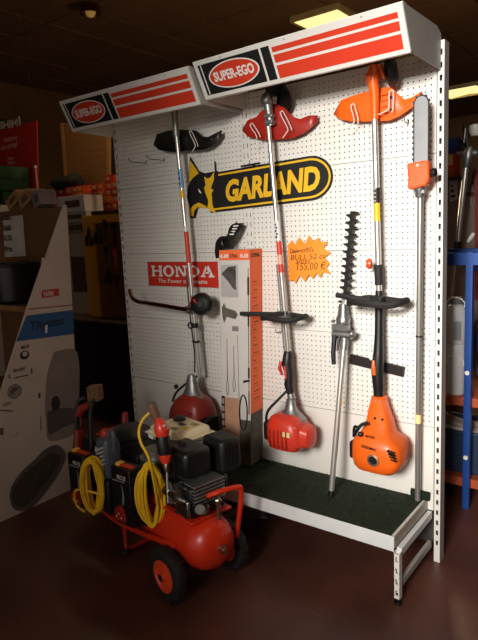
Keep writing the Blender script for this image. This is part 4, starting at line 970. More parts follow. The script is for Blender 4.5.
# ================================================================ white cardboard display stand at the left
DS = thing('display_stand', (-2.5,-.4,0), 'tall white cardboard display stand with slanted sides and a small red label', 'display stand')
card_w = M('display_white', (214,198,186), .75, 0, .05, 5); card_k = M('display_kraft', (110,72,40), .9, 0, .12, 6)
side = [(-.36,0),(-.285,1.765),(-.305,1.765),(-.47,1.452),(-.485,1.462),(-.495,1.415),(-.62,1.18),(-.845,.72),(-1.215,0)]
for x in (-2.162, -2.98):
    build('side_panel', MB().prism([(x,y,z) for y, z in side], (.012,0,0)), card_w, DS, smooth=0)
build('back_panel', MB().prism([(-2.162,-.300,1.755),(-2.162,-.345,.02),(-2.968,-.345,.02),(-2.968,-.300,1.755)], (0,.008,0)), card_k, DS, smooth=0)
for z, y0 in ((1.18,-.60), (.62,-.87), (.10,-1.13)):
    build('shelf', MB().box(-2.968,-2.162, y0, -.33, z-.012, z), card_k, DS, smooth=0)
    build('shelf_edge', MB().box(-2.968,-2.162, y0-.004, y0, z-.03, z+.004), M('edge_tan', (150,104,60), .8), DS, smooth=0)
build('top_board', MB().box(-2.98,-2.42,-.300,-.12,1.752,1.762), card_k, DS, smooth=0)
px_ = -2.1495
def pr(nm, pts, mat, d=0., e=.0006):
    if nm.startswith('picture_') and len(pts) > 5: pts = spline(list(pts)+[pts[0]], 4)[:-1]
    return build(nm, MB().prism([(px_+d, q[1], q[2]) for q in pts], (e,0,0)), mat, DS, smooth=0)
pr('joint_line', [(-2.15,-0.6126,1.1775),(-2.15,-0.3089,1.161),(-2.15,-0.3097,1.1536),(-2.15,-0.6167,1.1699)], M('edge_tan', (150,104,60)))
pr('blue_band', [(-2.15,-0.63,1.1386),(-2.15,-0.309,1.126),(-2.15,-0.3178,0.9764),(-2.15,-0.7126,1.0015)], M('band_blue', (36,92,150), .6, 0, .05, 5))
pr('red_label', [(-2.15,-0.5162,1.2704),(-2.15,-0.3965,1.271),(-2.15,-0.4008,1.2254),(-2.15,-0.5213,1.2255)], M('label_red', (196,52,48), .5))
def ptext(s, q, w, h, mat, **k): text('lettering', s, (px_+.0008, q[1], q[2]), Y, Z, w, h, mat, DS, **k)
ptext('TATAY', (-2.15,-0.5069,1.2333), .072, .026, wprint, bold=.03)
navy = M('print_navy', (22,30,48), .6); pgrey = M('print_grey', (92,82,80), .7); pdark = M('print_dark', (52,44,44), .7)
ptext('Thyatos', (-2.15,-0.6129,1.0334), .235, .066, navy, shear=.25, bold=.02)
pr('drip_mark', [(-2.15,-0.5157,1.0649),(-2.15,-0.4989,1.0622),(-2.15,-0.5076,1.0153),(-2.15,-0.521,1.0176)], wprint, .0012)
# small printed emblems
c = V((-2.15,-0.6688,0.9142))
pr('print_blob', [c+Y*.030*math.cos(q)+Z*.026*math.sin(q) for q in [i*math.pi/10 for i in range(20)]], pdark)
pr('print_blob_light', [c+V(0,.002,.006)+Y*.016*math.cos(q)+Z*.014*math.sin(q) for q in [i*math.pi/8 for i in range(16)]], card_w, .0008)
ptext('eco', (-2.15,-0.687,0.9501), .055, .020, pdark, bold=.03)
ptext('SPLASH', (-2.15,-0.7517,0.8267), .075, .020, pdark, bold=.03, shear=.15)
pr('print_rule', [(-2.15,-0.7486,0.7997),(-2.15,-0.6597,0.7966),(-2.15,-0.6604,0.7902),(-2.15,-0.7494,0.7935)], pdark)
pr('print_bracket', [(-2.15,-0.7794,0.8273),(-2.15,-0.7729,0.8258),(-2.15,-0.7738,0.7969),(-2.15,-0.781,0.7987)], pdark); pr('print_bracket', [(-2.15,-0.6362,0.8301),(-2.15,-0.6285,0.8284),(-2.15,-0.6313,0.793),(-2.15,-0.639,0.7948)], pdark)
c = V((-2.15,-0.7549,0.7192))
build('print_ring', MB().tube([c+X*.0008+Y*.042*math.cos(q)+Z*.040*math.sin(q) for q in [i*math.pi/14 for i in range(28)]], .0022, 5, True), pgrey, DS)
pr('print_disc', [c+Y*.040*math.cos(q)+Z*.038*math.sin(q) for q in [i*math.pi/12 for i in range(24)]], M('print_mid', (150,138,130), .7))
pr('print_hand', [c+Y*y_+Z*z_ for y_, z_ in ((-.034,.0),(-.01,.026),(.02,.024),(.01,.008),(-.012,-.004))], pgrey, .0008)
build('print_slash', MB().obox(c+X*.0012, ((0,1,.5),(0,-.5,1),X), (.036,.003,.0005)), pgrey, DS)
ptext('100%', (-2.15,-0.8339,0.6497), .050, .020, pgrey); pr('print_rule', [(-2.15,-0.8531,0.6406),(-2.15,-0.7767,0.613),(-2.15,-0.7776,0.6056),(-2.15,-0.854,0.6333)], pgrey)
pr('die_cut_slot', [(-2.15,-0.6044,0.6713),(-2.15,-0.5913,0.6679),(-2.15,-0.596,0.6385),(-2.15,-0.6078,0.6416)], bprint)
pr('die_cut_slot', [(-2.15,-0.6082,0.5309),(-2.15,-0.6023,0.5292),(-2.15,-0.6112,0.4387),(-2.15,-0.6171,0.4406)], pgrey)
pr('picture_cloth', [(-2.15,-0.4726,0.8928),(-2.15,-0.3077,0.8599),(-2.15,-0.3256,0.5532),(-2.15,-0.3463,0.3616),(-2.15,-0.5605,0.3594),(-2.15,-0.5731,0.4956),(-2.15,-0.5695,0.5881),(-2.15,-0.5358,0.7648)], M('picture_pale', (150,136,128), .7, 0, .12, 9))
pr('picture_fold', [(-2.15,-0.5609,0.542),(-2.15,-0.4688,0.541),(-2.15,-0.3325,0.4895),(-2.15,-0.3394,0.4256),(-2.15,-0.4685,0.4129),(-2.15,-0.5624,0.4043)], pgrey, .0008)
pr('picture_knot', [(-2.15,-0.5174,0.6175),(-2.15,-0.4816,0.6206),(-2.15,-0.4647,0.5781),(-2.15,-0.4835,0.5388),(-2.15,-0.5188,0.5425),(-2.15,-0.5284,0.5829)], pdark, .0014)
pr('picture_pad', [(-2.15,-0.5499,0.3272),(-2.15,-0.5082,0.3163),(-2.15,-0.4695,0.2707),(-2.15,-0.4601,0.2216),(-2.15,-0.5046,0.1528),(-2.15,-0.5922,0.0764),(-2.15,-0.7109,0.0042),(-2.15,-0.7899,0.0072),(-2.15,-0.8427,0.0489),(-2.15,-0.8561,0.1219),(-2.15,-0.833,0.1855),(-2.15,-0.7625,0.2437),(-2.15,-0.6792,0.281),(-2.15,-0.6069,0.3182)], M('pad_grey', (104,94,90), .7))
pr('picture_pad_face', [(-2.15,-0.5687,0.2859),(-2.15,-0.5151,0.2542),(-2.15,-0.5053,0.2118),(-2.15,-0.5696,0.1515),(-2.15,-0.6609,0.0849),(-2.15,-0.7477,0.0327),(-2.15,-0.8056,0.039),(-2.15,-0.8372,0.0957),(-2.15,-0.8297,0.1598),(-2.15,-0.7521,0.2213),(-2.15,-0.6691,0.2523)], M('pad_dark', (78,68,64), .7), .0008)
pr('picture_button', [(-2.15,-0.5918,0.2367),(-2.15,-0.5742,0.2367),(-2.15,-0.5661,0.2145),(-2.15,-0.5784,0.1998),(-2.15,-0.5952,0.2061)], pgrey, .0014)
pr('print_square', [(-2.15,-0.8654,0.5367),(-2.15,-0.845,0.5303),(-2.15,-0.8497,0.4906),(-2.15,-0.8701,0.4972)], pgrey)
for q in [(-2.15,-0.7885,0.4589),(-2.15,-0.7682,0.4704)]: pr('print_speck', [V(q)+Y*y_+Z*z_ for y_, z_ in ((-.008,-.003),(.008,0),(.004,.005))], pdark)
# paper notice on the kraft back
q = [(-2.8418,-0.305,1.458),(-2.5914,-0.305,1.4626),(-2.5891,-0.305,1.7277),(-2.8256,-0.305,1.7265)]
build('notice', MB().prism([(v[0],-.3405+.04*(v[2]-.2)/1.6-.004,v[2]) for v in q], (0,-.0008,0)), M('notice_paper', (196,186,176), .8), DS, smooth=0)
o_ = V(q[0])
for k, s in enumerate(('bolsas', '100x60', '23,75', 'IVA inc')):
    text('notice_line', s, (o_.x+.016+.004*(3-k), -.325, o_.z+.245-.070*k), X, Z, .100, .040, pdark, DS, bold=.02)

POT = thing('flower_pot', (-2.50,-.475,1.181), 'dark brown plastic pot with a rolled rim on the stand upper shelf', 'pot')
pm = M('pot_brown', (40,28,26), .35, 0, .15, 10)
pc = V(-2.50,-.475,1.181)
build('body', MB().lathe([(.105,0),(.128,.02),(.138,.13),(.142,.235),(.134,.235),(.128,.13),(.12,.02)], pc, Z, 28), pm, POT)
build('rim', MB().tube([pc+V(.143*math.cos(q),.143*math.sin(q),.238) for q in [i*math.pi/16 for i in range(32)]], .011, 8, True), pm, POT)

# ================================================================ stock behind the stand and the shelving
CB = thing('counter_cabinet', (-3.3,.85,0), 'low blue-black cabinet behind the display stand under the yellow tool panel', 'cabinet')
cab = M('cabinet_dark', (30,30,36), .6, 0, .1, 5)
build('body', MB().box(-3.95,-2.3,.62,1.05,.03,.84), cab, CB, smooth=0, bevel=.004)
for k in range(3):
    d_ = build('door', MB().box(-3.93+.5*k,-3.45+.5*k,.604,.62,.06,.81), cab, CB, smooth=0, bevel=.003)
    build('handle', MB().cyl((-3.49+.5*k,.595,.70), (-3.49+.5*k,.595,.60), .006), dsteel, d_)
build('top', MB().box(-3.97,-2.28,.60,1.06,.84,.86), M('counter_top', (70,60,52), .5, 0, .1, 8), CB, bevel=.003)
build('plinth', MB().box(-3.93,-2.32,.66,1.03,0,.03), black, CB)

YP = thing('yellow_board', (-3.1,.78,.861), 'yellow tool display panel standing on the dark cabinet, left of the pegboard', 'panel')
ym = M('panel_yellow', (226,160,30), .5, 0, .08, 7)
ya = [(-3.3677,0.78,1.7505),(-2.8383,0.78,1.724),(-2.9293,0.78,0.9199),(-3.2913,0.78,0.8747)]
x0, x1 = ya[0][0], -2.55; zt = ya[0][2]
build('board', MB().box(x0+.02, x1, .785, .80, .862, zt-.02), M('panel_backing', (130,88,44), .6, 0, .2, 9), YP, smooth=0)
build('header', MB().box(x0, x1, .765, .80, zt-.07, zt), ym, YP, bevel=.004)
build('side_post', MB().box(x0, x0+.145, .765, .80, .861, zt-.07), ym, YP, bevel=.004)
build('side_post', MB().box(-2.70, -2.66, .765, .80, .861, zt-.07), ym, YP, bevel=.004)
def hang_tool(x, z, h, kind, mat, lab):
    t = thing('hand_tool', (x,.76,z), lab, 'tool', 'hand tools on the yellow panel')
    if kind == 'pliers':
        for s in (-1, 1): build('handle', MB().tube(spline([(x+s*.012,.74,z+h*.55), (x+s*.034,.74,z+h*.3), (x+s*.026,.74,z)], 4), .013, 8), mat, t)
        build('jaws', MB().tube([(x,.745,z+h*.5), (x,.745,z+h*.7), (x,.745,z+h)], [.026,.024,.006], 10, flat=.5), dsteel, t)
    elif kind == 'wrench':
        build('shank', MB().obox((x,.75,z+h/2), (X,Y,Z), (.012,.005,h/2)), mat, t, bevel=.003)
        build('jaw', MB().tube([(x+.024*math.cos(q),.75,z+h+.02*math.sin(q)) for q in [.8+i*math.pi/7 for i in range(11)]], .009, 8), mat, t)
    else:
        build('handle', MB().tube([(x,.745,z+h), (x,.745,z+h*.55)], [.018,.015], 10), mat, t)
        build('blade', MB().tube([(x,.745,z+h*.55), (x,.745,z)], [.006,.004], 8), dsteel, t)
    build('peg', MB().cyl((x,.784,z+h*.8), (x,.735,z+h*.8), .004), steel, t)
tp = [(-3.2681,0.76,1.4879),(-3.1457,0.76,1.5026),(-3.0505,0.76,1.5342),(-2.9424,0.76,1.4816),(-3.0605,0.76,1.3481),(-2.9515,0.76,1.2973),(-3.0575,0.76,1.1596),(-2.948,0.76,1.1107)]
kd = [('pliers','black-handled pliers at the upper left of the yellow panel'),('pliers','second pliers from the left at the top of the yellow panel'),('driver','screwdriver third from the left at the top of the yellow panel'),
      ('wrench','dark wrench at the top right of the yellow panel beside the pegboard'),('driver','screwdriver in the middle row of the yellow panel'),('wrench','wrench with orange shank in the middle row of the yellow panel'),
      ('pliers','pliers in the bottom row of the yellow panel'),('driver','screwdriver in the bottom right corner of the yellow panel')]
for (x,_,z), (k, lab) in zip(tp, kd): hang_tool(x, z, .17 if z > 1.45 else .13, k, orange if 'orange' in lab else black, lab)

# storage rack with stock
RK = thing('storage_rack', (-3.8,1.4,0), 'tall grey storage rack at the back left, loaded with small cartons', 'rack')
rk = M('rack_grey', (96,88,80), .5, .3, .1, 8)
SZ = []
for z in (.45, 1.50, 1.745):
    bm_s = MB().box(-4.9,-3.13,1.10,1.62,z-.03,z); build('shelf', bm_s, rk, RK, bevel=.002)
for x in (-4.92,-3.12):
    for y in (1.09,1.63): build('post', MB().box(x-.015,x+.015,y-.015,y+.015,0,2.06), rk, RK)
cart_w = M('carton_grey_white', (200,190,182), .7, 0, .06, 8)
def carton(nm, x, y, z, sx, sy, sz, mat, lab, cat='carton', group=None, rz=0., parts=True, rx=0.):
    t = thing(nm, (x,y,z), lab, cat, group)
    c_, s_ = math.cos(rz), math.sin(rz); ax = V(c_,s_,0); ay = V(-s_,c_,0); az = Z.copy()
    if rx: az = V(math.sin(rx)*c_,math.sin(rx)*s_,math.cos(rx)); ax = V(math.cos(rx)*c_,math.cos(rx)*s_,-math.sin(rx))
    ce = V(x,y,z)+az*sz/2
    b_ = build('body', MB().obox(ce, (ax,ay,az), (sx/2,sy/2,sz/2)), mat, t, smooth=0, bevel=.003)
    if parts:
        build('print', MB().obox(ce-ay*(sy/2+.0006)+ax*sx*.05, (ax,ay,az), (sx*.28,.0006,sz*.22)), M('carton_print', (90,60,56), .7, 0, .5, 30), t, smooth=0)
        build('tape', MB().obox(ce+az*(sz/2+.0005), (ax,ay,az), (sx*.5,sy*.08,.0006)), M('tape_tan', (170,140,100), .4), t, smooth=0)
    return t
carton('stock_carton', -3.58, .93, .861, .36, .20, .74, M('carton_beige', (176,156,132), .75, 0, .08, 6), 'tall beige carton standing on the dark cabinet left of the yellow panel')
carton('stock_carton', -3.57, .93, 1.602, .36, .20, .105, M('carton_pict', (140,122,110), .7, 0, .5, 20), 'picture-printed carton lowest in the pale stack left of the yellow panel')
carton('stock_carton', -3.57, .93, 1.708, .37, .20, .088, M('carton_greyer', (170,160,152), .7, 0, .06, 8), 'greyish carton in the middle of the pale stack left of the yellow panel')
carton('stock_carton', -3.58, .93, 1.797, .36, .22, .14, cart_w, 'white carton on top of the pale stack left of the yellow panel', rz=.04)
carton('stock_carton', -3.02, .80, zt+.001, .40, .10, .03, M('carton_dark', (60,54,50), .7, 0, .1, 8), 'flat dark carton lying on top of the yellow panel header')
# small red and orange cartons in the pile
variants = []
for k, c_ in enumerate(((190,60,26), (214,90,34), (160,40,24), (224,120,60))):
    variants.append(M('small_carton_%s' % ('red','orange','maroon','peach')[k], c_, .6, 0, .25, 40))
protos = []
for k, m_ in enumerate(variants):
    me = raw('small_carton', MB().box(-.045,.045,-.05,.05,0,.062), m_)
    me2 = raw('carton_end', MB().box(-.026,.026,-.0515,-.05,.014,.046), M('end_pale', (196,150,110), .6, 0, .4, 40))
    protos.append((me, me2))
rnd = random.Random(11)
ORD = ('first','second','third','fourth','fifth','sixth','seventh','eighth','ninth','tenth')
HUE = ('red','orange','maroon','pale orange')
def small_carton(x, y, z, col_, r_, where, g, k):
    me, me2 = protos[k]
    o = bpy.data.objects.new('small_carton', me); COL.objects.link(o); o.location = (x,y,z); o.rotation_euler = (0,0,rnd.uniform(-.12,.12))
    lab = 'small %s carton %s, %s row up, %s from the left' % (HUE[k], where, ORD[r_], ORD[col_])
    tag(o, lab, 'carton', g)
    e = bpy.data.objects.new('carton_end', me2); COL.objects.link(e); e.parent = o
for col_ in range(9):
    x = -4.03+.097*col_
    nr = [5,5,5,4,5,5,6,5,7][col_]
    for r_ in range(nr):
        small_carton(x+rnd.uniform(-.003,.003), 1.20+rnd.uniform(-.02,.02), 1.746+.0635*r_, col_, r_, 'piled by the pegboard', 'small cartons piled beside the pegboard', rnd.randrange(4))
for col_ in range(7):
    x = -4.72+.098*col_
    for r_ in range([4,4,5,4,5,5,5][col_]):
        small_carton(x+rnd.uniform(-.003,.003), 1.24+rnd.uniform(-.02,.02), 1.746+.0635*r_, col_, r_, 'below the red sign', 'small cartons below the red sign', rnd.choice((0,2,2)))
# plywood board, dark green bundle
PB = thing('plywood_board', (-3.65,1.70,2.02), 'upright tan plywood board on the back rack, left of the canopy', 'board')
q = [(-4.5063,1.5,2.7797),(-3.7708,1.5,2.7035),(-3.841,1.5,2.0685),(-4.5239,1.5,2.0809)]
build('sheet', MB().prism([(v[0],1.5,v[2]) for v in q], (0,.018,0)), M('plywood', (142,98,52), .7, 0, .12, 5, stretch=(1,1,6)), PB, smooth=0)
build('edge_strip', MB().prism([(q[0][0]-.02,1.49,q[0][2]),(q[0][0]+.02,1.49,q[0][2]),(q[3][0]+.02,1.49,q[3][2]),(q[3][0]-.02,1.49,q[3][2])], (0,.03,0)), M('edge_strip_tan', (170,126,70), .6), PB, smooth=0)
build('edge_strip', MB().prism([(q[1][0]-.02,1.49,q[1][2]),(q[1][0]+.02,1.49,q[1][2]),(q[2][0]+.02,1.49,q[2][2]),(q[2][0]-.02,1.49,q[2][2])], (0,.03,0)), M('edge_strip_tan', (170,126,70)), PB, smooth=0)
build('support_leg', MB().box(-4.35,-4.31,1.53,1.56,1.745,2.5).box(-3.95,-3.91,1.53,1.56,1.745,2.5), rk, PB)
gb = V((-4.1434,1.22,2.1925)); gb.z = 1.746+.0635*5+.055
rings = [[gb+V(-.22+.44*t_, 0, 0)+V(0, .10*k*math.cos(q_), .07*k*math.sin(q_)*(1+.2*math.sin(4*q_+9*t_))) for q_ in q20] for t_, k in ((0,.4),(.15,.9),(.4,1),(.65,.85),(.85,1),(1,.45))]
GB = build('rolled_net', MB().loft(rings), M('net_green', (26,34,24), .85, 0, .3, 30, .3, 90), None, loc=gb-Z*.07)
tag(GB, 'dark green rolled netting lying on the cartons at the foot of the plywood board', 'netting')
# green crates
crm = M('crate_green', (26,64,30), .5, 0, .12, 12)
cx0 = [(-5.3225,1,1.9339),(-4.5226,1,1.8873),(-4.4476,1,2.3084)]
gw = cx0[1][0]-cx0[0][0]
for k in range(4):
    z0 = 1.80+.125*k; xl = cx0[0][0]-.05+.015*(k % 2); xr = cx0[1][0]+.02*(k % 2)-.02*(k == 3)
    t = thing('plastic_crate', ((xl+xr)/2,.9,z0), ('lowest','second lowest','second highest','topmost')[k]+' green plastic crate in the stack at the left edge', 'crate', 'stacked green crates')
    m = MB().box(xl,xr,.72,1.05,z0,z0+.01)
    m.box(xl,xl+.008,.72,1.05,z0,z0+.12).box(xr-.008,xr,.72,1.05,z0,z0+.12).box(xl,xr,1.042,1.05,z0,z0+.12)
    build('body', m, crm, t, smooth=0)
    gr = MB()
    for j in range(10): gr.box(xl+(xr-xl)*j/9.5, xl+(xr-xl)*j/9.5+.016, .72,.728,z0,z0+.12)
    for j in range(3): gr.box(xl,xr,.718,.726,z0+.012+.036*j,z0+.024+.036*j)
    build('front_grid', gr, crm, t, smooth=0)
    build('rim', MB().box(xl-.008,xr+.008,.708,.728,z0+.105,z0+.122), crm, t, bevel=.003)
CS = thing('crate_stand', (-4.5,.9,0), 'dark wooden stand carrying the stack of green crates', 'stand')
build('top', MB().box(-5.15,-4.1,.66,1.06,1.775,1.798), kraft, CS)
for x in (-5.1,-4.15):
    for y in (.70,1.02): build('leg', MB().box(x-.02,x+.02,y-.02,y+.02,0,1.775), kraft, CS)
# tan boxes leaning on top of the stand
tb_ = M('tan_box', (150,112,72), .75, 0, .12, 10)
q = [(-2.7375,-0.2,1.7545),(-2.5983,-0.2,1.7535),(-2.4779,-0.2,1.7405),(-2.9813,-0.2,1.7678)]
carton('tan_carton', q[0][0], -.20, 1.800, .15, .14, .075, tb_, 'leftmost tan carton leaning over on top of the display stand', rx=-.5)
carton('tan_carton', q[1][0], -.20, 1.793, .13, .14, .085, tb_, 'middle tan carton leaning over on top of the display stand', rx=-.45)
carton('tan_carton', q[2][0], -.20, 1.777, .085, .13, .10, M('mauve_box', (120,104,110), .6, 0, .3, 20), 'mauve and white carton at the right end on top of the display stand', rx=-.3)
carton('pale_box', q[3][0], -.21, 1.763, .12, .14, .05, cart_w, 'flat white box at the far left on top of the display stand')

# red hanging sign and the black sign behind it
RS = thing('red_sign', (-4.3,1.12,2.1), 'red hanging sign with pale lettering at the upper left', 'sign')
q = [(-5.3656,1.12,2.7315),(-4.4065,1.12,2.7467),(-4.4996,1.12,2.049),(-5.5053,1.12,2.0792)]
build('panel', MB().prism([(v[0],1.12,v[2]) for v in q], (0,.012,0)), M('banner_red', (176,34,24), .55, 0, .06, 4), RS, smooth=0)
tl = [(-5.0276,1.11,2.6241),(-5.1993,1.11,2.5611),(-4.9855,1.11,2.4425),(-4.9935,1.11,2.4016),(-4.9466,1.11,2.3446)]
rvv = V(q[1])-V(q[0]); rvv.y = 0
pale = M('sign_pale', (214,160,140), .6)
for s, p_, w_, h_ in (('\u00bfProblemas', tl[0], .26, .062), ('con los cortes?', tl[1], .42, .062), ('Pida', tl[2], .11, .038), ('Nuevo', tl[3], .14, .038), ('n\u00ba1', tl[4], .07, .035)):
    text('lettering', s, (p_[0],1.1185,p_[2]-.03), rvv, Z, w_, h_, pale, RS, bold=.01)
for x in (q[0][0]+.1, q[1][0]-.06): build('hanging_wire', MB().cyl((x,1.126,q[0][2]-.05), (x,1.126,3.81), .003, n=6), dsteel, RS)
wp = [(-4.2222,0.93,2.253),(-4.2413,0.93,2.0446)]
wp2 = thing('plastic_tube', (wp[0][0],.90,1.8), 'thin pinkish white tube standing against the red sign edge', 'tube')
build('tube', MB().cyl((wp[0][0],.93,wp[0][2]), (wp[0][0]+.01,.93,1.80), .012), M('tube_pink', (214,140,130), .4), wp2)
build('cap', MB().lathe([(.015,0),(.015,.02),(.006,.024)], (wp[0][0],.93,wp[0][2]), Z, 12), wprint, wp2)
SS = thing('black_sign', (-5.0,1.3,2.6), 'black sign with cream capitals behind the red sign', 'sign')
q = [(-5.6745,1.3,2.9904),(-4.986,1.3,2.8464),(-5.0107,1.3,2.7132),(-5.7072,1.3,2.8387)]
build('panel', MB().prism([(v[0],1.3,v[2]) for v in q], (0,.012,0)), bprint, SS, smooth=0)
q2 = [(-5.3758,1.29,2.8093),(-5.011,1.29,2.8332)]
text('lettering', 'SHIM', (q2[0][0],1.2985,q2[0][2]), (1,0,-.06), Z, q2[1][0]-q2[0][0], .085, M('letter_cream', (228,206,176), .5), SS, bold=.05)
build('white_tag', MB().box(q2[1][0]+.03, q2[1][0]+.05, 1.29,1.298, q2[1][2]-.05, q2[1][2]+.06), cart_w, SS)
for x in (q[0][0]+.1, q[1][0]-.05): build('hanging_wire', MB().cyl((x,1.306,q[0][2]-.1), (x,1.306,3.81), .003, n=6), dsteel, SS)

# ================================================================ stock seen past the right end of the shelving
blue = M('rack_blue', (26,66,134), .4, 0, .08, 8)
RB = thing('blue_rack', (-.04,.8,0), 'blue square-tube rack behind the shelving, its front post right of the slotted upright', 'rack')
for x in (-1.0, -.036, .95):
    for y in (.592, 1.05): build('post', MB().box(x-.018,x+.018,y-.018,y+.018,0,1.405), blue, RB, bevel=.003)
for y in (.592, 1.05): build('rail', MB().box(-1.0,.95,y-.014,y+.014,1.335,1.40), blue, RB, bevel=.003)
for x in (-1.0, -.036, .95): build('cross_rail', MB().box(x-.014,x+.014,.6,1.05,1.30,1.335), blue, RB, bevel=.003)
shm = M('shelf_orange_wood', (160,70,36), .6, 0, .2, 6, stretch=(1,6,1))
for z in (.16, .62): build('shelf', MB().box(-.98,.93,.615,1.03,z-.05,z), shm, RB, bevel=.003)
for z in (.55, 1.02): build('post_clip', MB().cyl((-.036,.572,z-.25), (-.036,.566,z-.25), .012, n=10), white, RB)

WC = thing('white_canister', (-.12,.67,.621), 'tall white container with two wire handles on the blue rack', 'container')
w0 = V(-.128,.68,.621)
build('body', MB().lathe([(.048,.0),(.052,.01),(.052,.27),(.048,.28),(.052,.29),(.052,.46),(.044,.49),(.03,.50)], w0, Z, 20), M('container_white', (216,216,218), .4, 0, .04, 6), WC)
build('lid', MB().lathe([(.034,0),(.034,.03),(.028,.035)], w0+Z*.50, Z, 16), M('lid_grey', (120,118,116), .5), WC)
for z in (.50, .18):
    build('wire_handle', MB().tube([w0+V(.05*math.cos(q)+.01,-.052,z+.04*math.sin(q)) for q in [-.3+i*math.pi*1.2/10 for i in range(11)]], .004, 6), white, WC)
build('label', MB().obox(w0+V(.02,-.0525,.36), (X,Y,Z), (.02,.002,.05)), M('label_grey', (150,150,156), .5), WC)
CBL = thing('cable_bundle', (.0,.83,.621), 'black and blue cable bundle on the blue rack behind its front post', 'cable')
for k, m_ in enumerate((black, M('cable_blue', (30,50,110), .5), black)):
    pts = [V(-.005+.02*k+.07*math.cos(q), .83+.03*k+.02*math.sin(2*q), .85+.03*k+.20*math.sin(q)) for q in [i*math.pi/12 for i in range(24)]]
    build('loop', MB().tube(pts, .014, 7, True), m_, CBL)
build('tie', MB().obox((.01,.84,.66), (X,Y,Z), (.03,.03,.012)), M('tie_pale', (200,190,160), .5), CBL)

# long-reach tool leaning behind the rack
LT = thing('long_reach_tool', (-.4,.9,0), 'chrome-shafted long-reach tool with a black blade leaning behind the blue rack', 'trimmer')
s_ = [V(q) for q in [(-0.2651,1.12,1.3391),(-0.2143,1.12,1.8689),(-0.1986,1.12,1.9587)]]
d_ = (s_[1]-s_[0]).normalized(); bot = s_[0]-d_*(s_[0].z/d_.z)
build('shaft', MB().cyl(bot, s_[1], .016, n=12), steel, LT)
build('gearbox', MB().tube([s_[1], s_[1].lerp(s_[2],.5), s_[2], s_[2]+V(.01,0,.03)], [.018,.03,.034,.02], 12).cyl(s_[2]-V(.05,0,0), s_[2]+V(.05,0,-.01), .02), cast, LT)
b_ = [V(q) for q in [(-0.2102,1.12,1.9714),(-0.2199,1.12,2.0521),(-0.2266,1.12,2.1208)]]
build('blade', MB().tube(b_, [.024,.024,.015], 8, flat=.5), black, LT)
build('blade_print', MB().obox(b_[1]+V(.003,-.026,.0), (d_, X, Y), (.04,.003,.002)), wprint, LT)
build('guard_cup', MB().lathe([(.02,0),(.032,.02),(.034,.06),(.022,.066)], V((-0.1664,1.12,2.0452)), Z, 14), M('cup_white', (200,194,186), .4), LT)
build('blue_motor', MB().lathe([(.02,-.06),(.045,-.05),(.05,0),(.045,.045),(.02,.055)], V((-0.3032,1.14,2.007)), X, 14), M('motor_blue', (40,70,150), .4, 0, .2, 14), LT)
build('motor_arm', MB().tube([V((-0.2856,1.14,2.0049)), V((-0.2564,1.14,1.9957)), s_[2]], [.035,.04,.02], 8), black, LT)
build('throttle', MB().tube([s_[0], s_[0]+d_*.10], [.030,.022], 10), black, LT)
build('blade_guard', MB().tube([V(q) for q in [(-0.1847,1.08,1.4359),(-0.1625,1.08,1.4706),(-0.1515,1.08,1.4878)]], [.008,.013,.008], 8), M('guard_white', (235,232,228), .4), LT)

# partition with a grey sign board, tag, orange box
GS = thing('grey_sign', (-.2,1.62,1.3), 'grey sign board with black slanted letters behind the long-reach tool', 'sign')
q = [(-0.5573,1.62,1.8692),(-0.1796,1.62,1.9311),(-0.1526,1.62,0.7119),(-0.548,1.62,0.6779)]
build('board', MB().prism([(v[0],1.62,v[2]) for v in q], (0,.015,0)), M('sign_grey', (136,124,112), .6, 0, .05, 5), GS, smooth=0)
l0 = [(-0.3317,1.61,1.7632),(-0.2068,1.61,1.8694)]
text('lettering', 'AUTO', (l0[0][0],1.6185,l0[0][2]), X, Z, l0[1][0]-l0[0][0], .12, bprint, GS, shear=.3, bold=.03)
l1 = (-0.3236,1.61,1.6635)
text('number', '11', (l1[0],1.6185,l1[2]), X, Z, .03, .05, wprint, GS)
q = [(-0.461,1.6,1.7594),(-0.1706,1.6,1.7378),(-0.17,1.6,1.7121),(-0.4607,1.6,1.7325)]
build('rail', MB().prism([(v[0],1.605,v[2]) for v in q], (0,.014,0)), M('rail_brown', (96,50,40), .5), GS, smooth=0)
for x in (q[0][0]+.08, q[1][0]-.02): build('leg', MB().box(x-.02,x+.02,1.636,1.66,0,1.9), M('leg_brown', (80,56,44), .5), GS)
build('red_edge', MB().prism([(v[0],1.60,v[2]) for v in [(-0.2958,1.6,1.8903),(-0.2767,1.6,1.8884),(-0.2608,1.6,1.0207),(-0.2805,1.6,1.02)]], (0,.018,0)), M('edge_red', (150,40,34), .5), GS, smooth=0)
TG = thing('price_tag', (-.3,1.58,1.6), 'white printed price tag on the brown rail past the slotted upright', 'tag')
q = [(-0.4557,1.58,1.8385),(-0.3994,1.58,1.8468),(-0.3942,1.58,1.7076),(-0.4473,1.58,1.6911)]
build('card', MB().prism([(v[0],1.58,v[2]) for v in q], (0,.002,0)), M('tag_white', (224,218,208), .6), TG, smooth=0)
for k in range(3): build('print_line', MB().box(q[0][0]+.012, q[1][0]-.012-.01*k, 1.578, 1.5795, q[3][2]+.03+.035*k, q[3][2]+.045+.035*k), bprint, TG, smooth=0)
build('string', MB().cyl((q[0][0]+.03,1.581,q[0][2]-.01), (q[0][0]+.03,1.60,q[0][2]+.03), .002, n=6), black, TG)
q = [(-0.4853,1.52,2.0348),(-0.3903,1.52,2.0173),(-0.3914,1.52,1.85)]
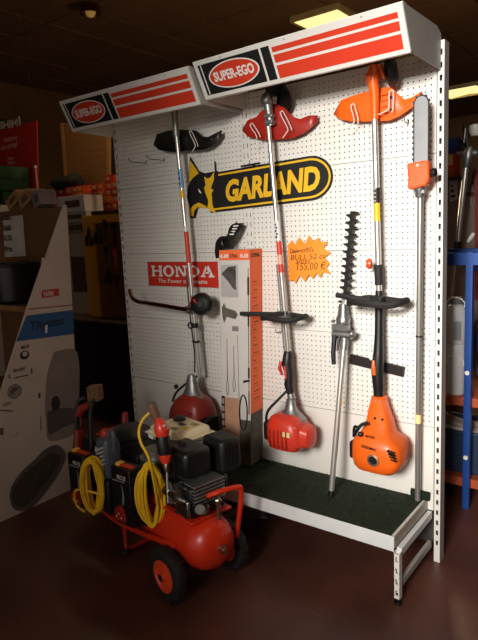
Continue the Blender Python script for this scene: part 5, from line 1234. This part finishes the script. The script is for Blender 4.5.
build('ledge', MB().box(q[0][0]-.04, q[1][0]+.03, 1.46,1.62, q[2][2]-.02, q[2][2]), M('leg_brown', (80,56,44)), GS)
OB = thing('orange_box', ((q[0][0]+q[1][0])/2,1.53,q[2][2]), 'orange-red carton on the ledge just behind the slotted upright', 'carton')
build('body', MB().box(q[0][0], q[1][0], 1.48,1.60,q[2][2],q[1][2]), M('box_orange', (200,78,40), .6, 0, .08, 8), OB, smooth=0, bevel=.004)
build('label', MB().box(q[0][0]+.02, q[1][0]-.012, 1.4785,1.48, q[1][2]-.09, q[1][2]-.03), M('label_cream', (240,214,150)), OB, smooth=0)
# floor level
BXN = thing('brown_carton', (-.22,1.30,0), 'low brown carton on the floor behind the blue rack', 'carton')
build('body', MB().box(-.62,.35,1.14,1.38,0,.40), M('carton_brown', (110,66,40), .8, 0, .12, 6), BXN, smooth=0, bevel=.006)
build('tape', MB().box(-.16,-.10,1.1385,1.14,0,.40), M('tape_tan', (170,140,100)), BXN, smooth=0)
BC2 = thing('blue_crate', (-.16,.82,.161), 'dark blue plastic crate on the lowest shelf of the blue rack', 'crate')
cr = M('crate_navy', (24,40,66), .5, 0, .1, 10)
m = MB().box(-.34,.06,.68,.98,.161,.171)
for a_ in (-.34,.052): m.box(a_,a_+.008,.68,.98,.161,.40)
m.box(-.34,.06,.68,.688,.161,.40).box(-.34,.06,.972,.98,.161,.40)
build('body', m, cr, BC2, smooth=0)
build('rim', MB().box(-.35,.07,.67,.69,.385,.405).box(-.35,.07,.97,.99,.385,.405).box(-.35,-.33,.67,.99,.385,.405).box(.05,.07,.67,.99,.385,.405), cr, BC2, bevel=.003)
BG = thing('folded_sacks', (-.14,.83,.30), 'bundle of pale grey folded sacks in the dark blue crate', 'sacks')
for k in range(4):
    pts = [V(-.30+.11*i+.012*k, .72+.065*k+.01*math.sin(i), .36+.035*math.sin(1.2*i+k)+.012*k) for i in range(5)]
    build('sack', MB().tube(spline(pts, 4), .038, 8, flat=.6), M('sack_grey', (170,160,150), .8, 0, .15, 20), BG)
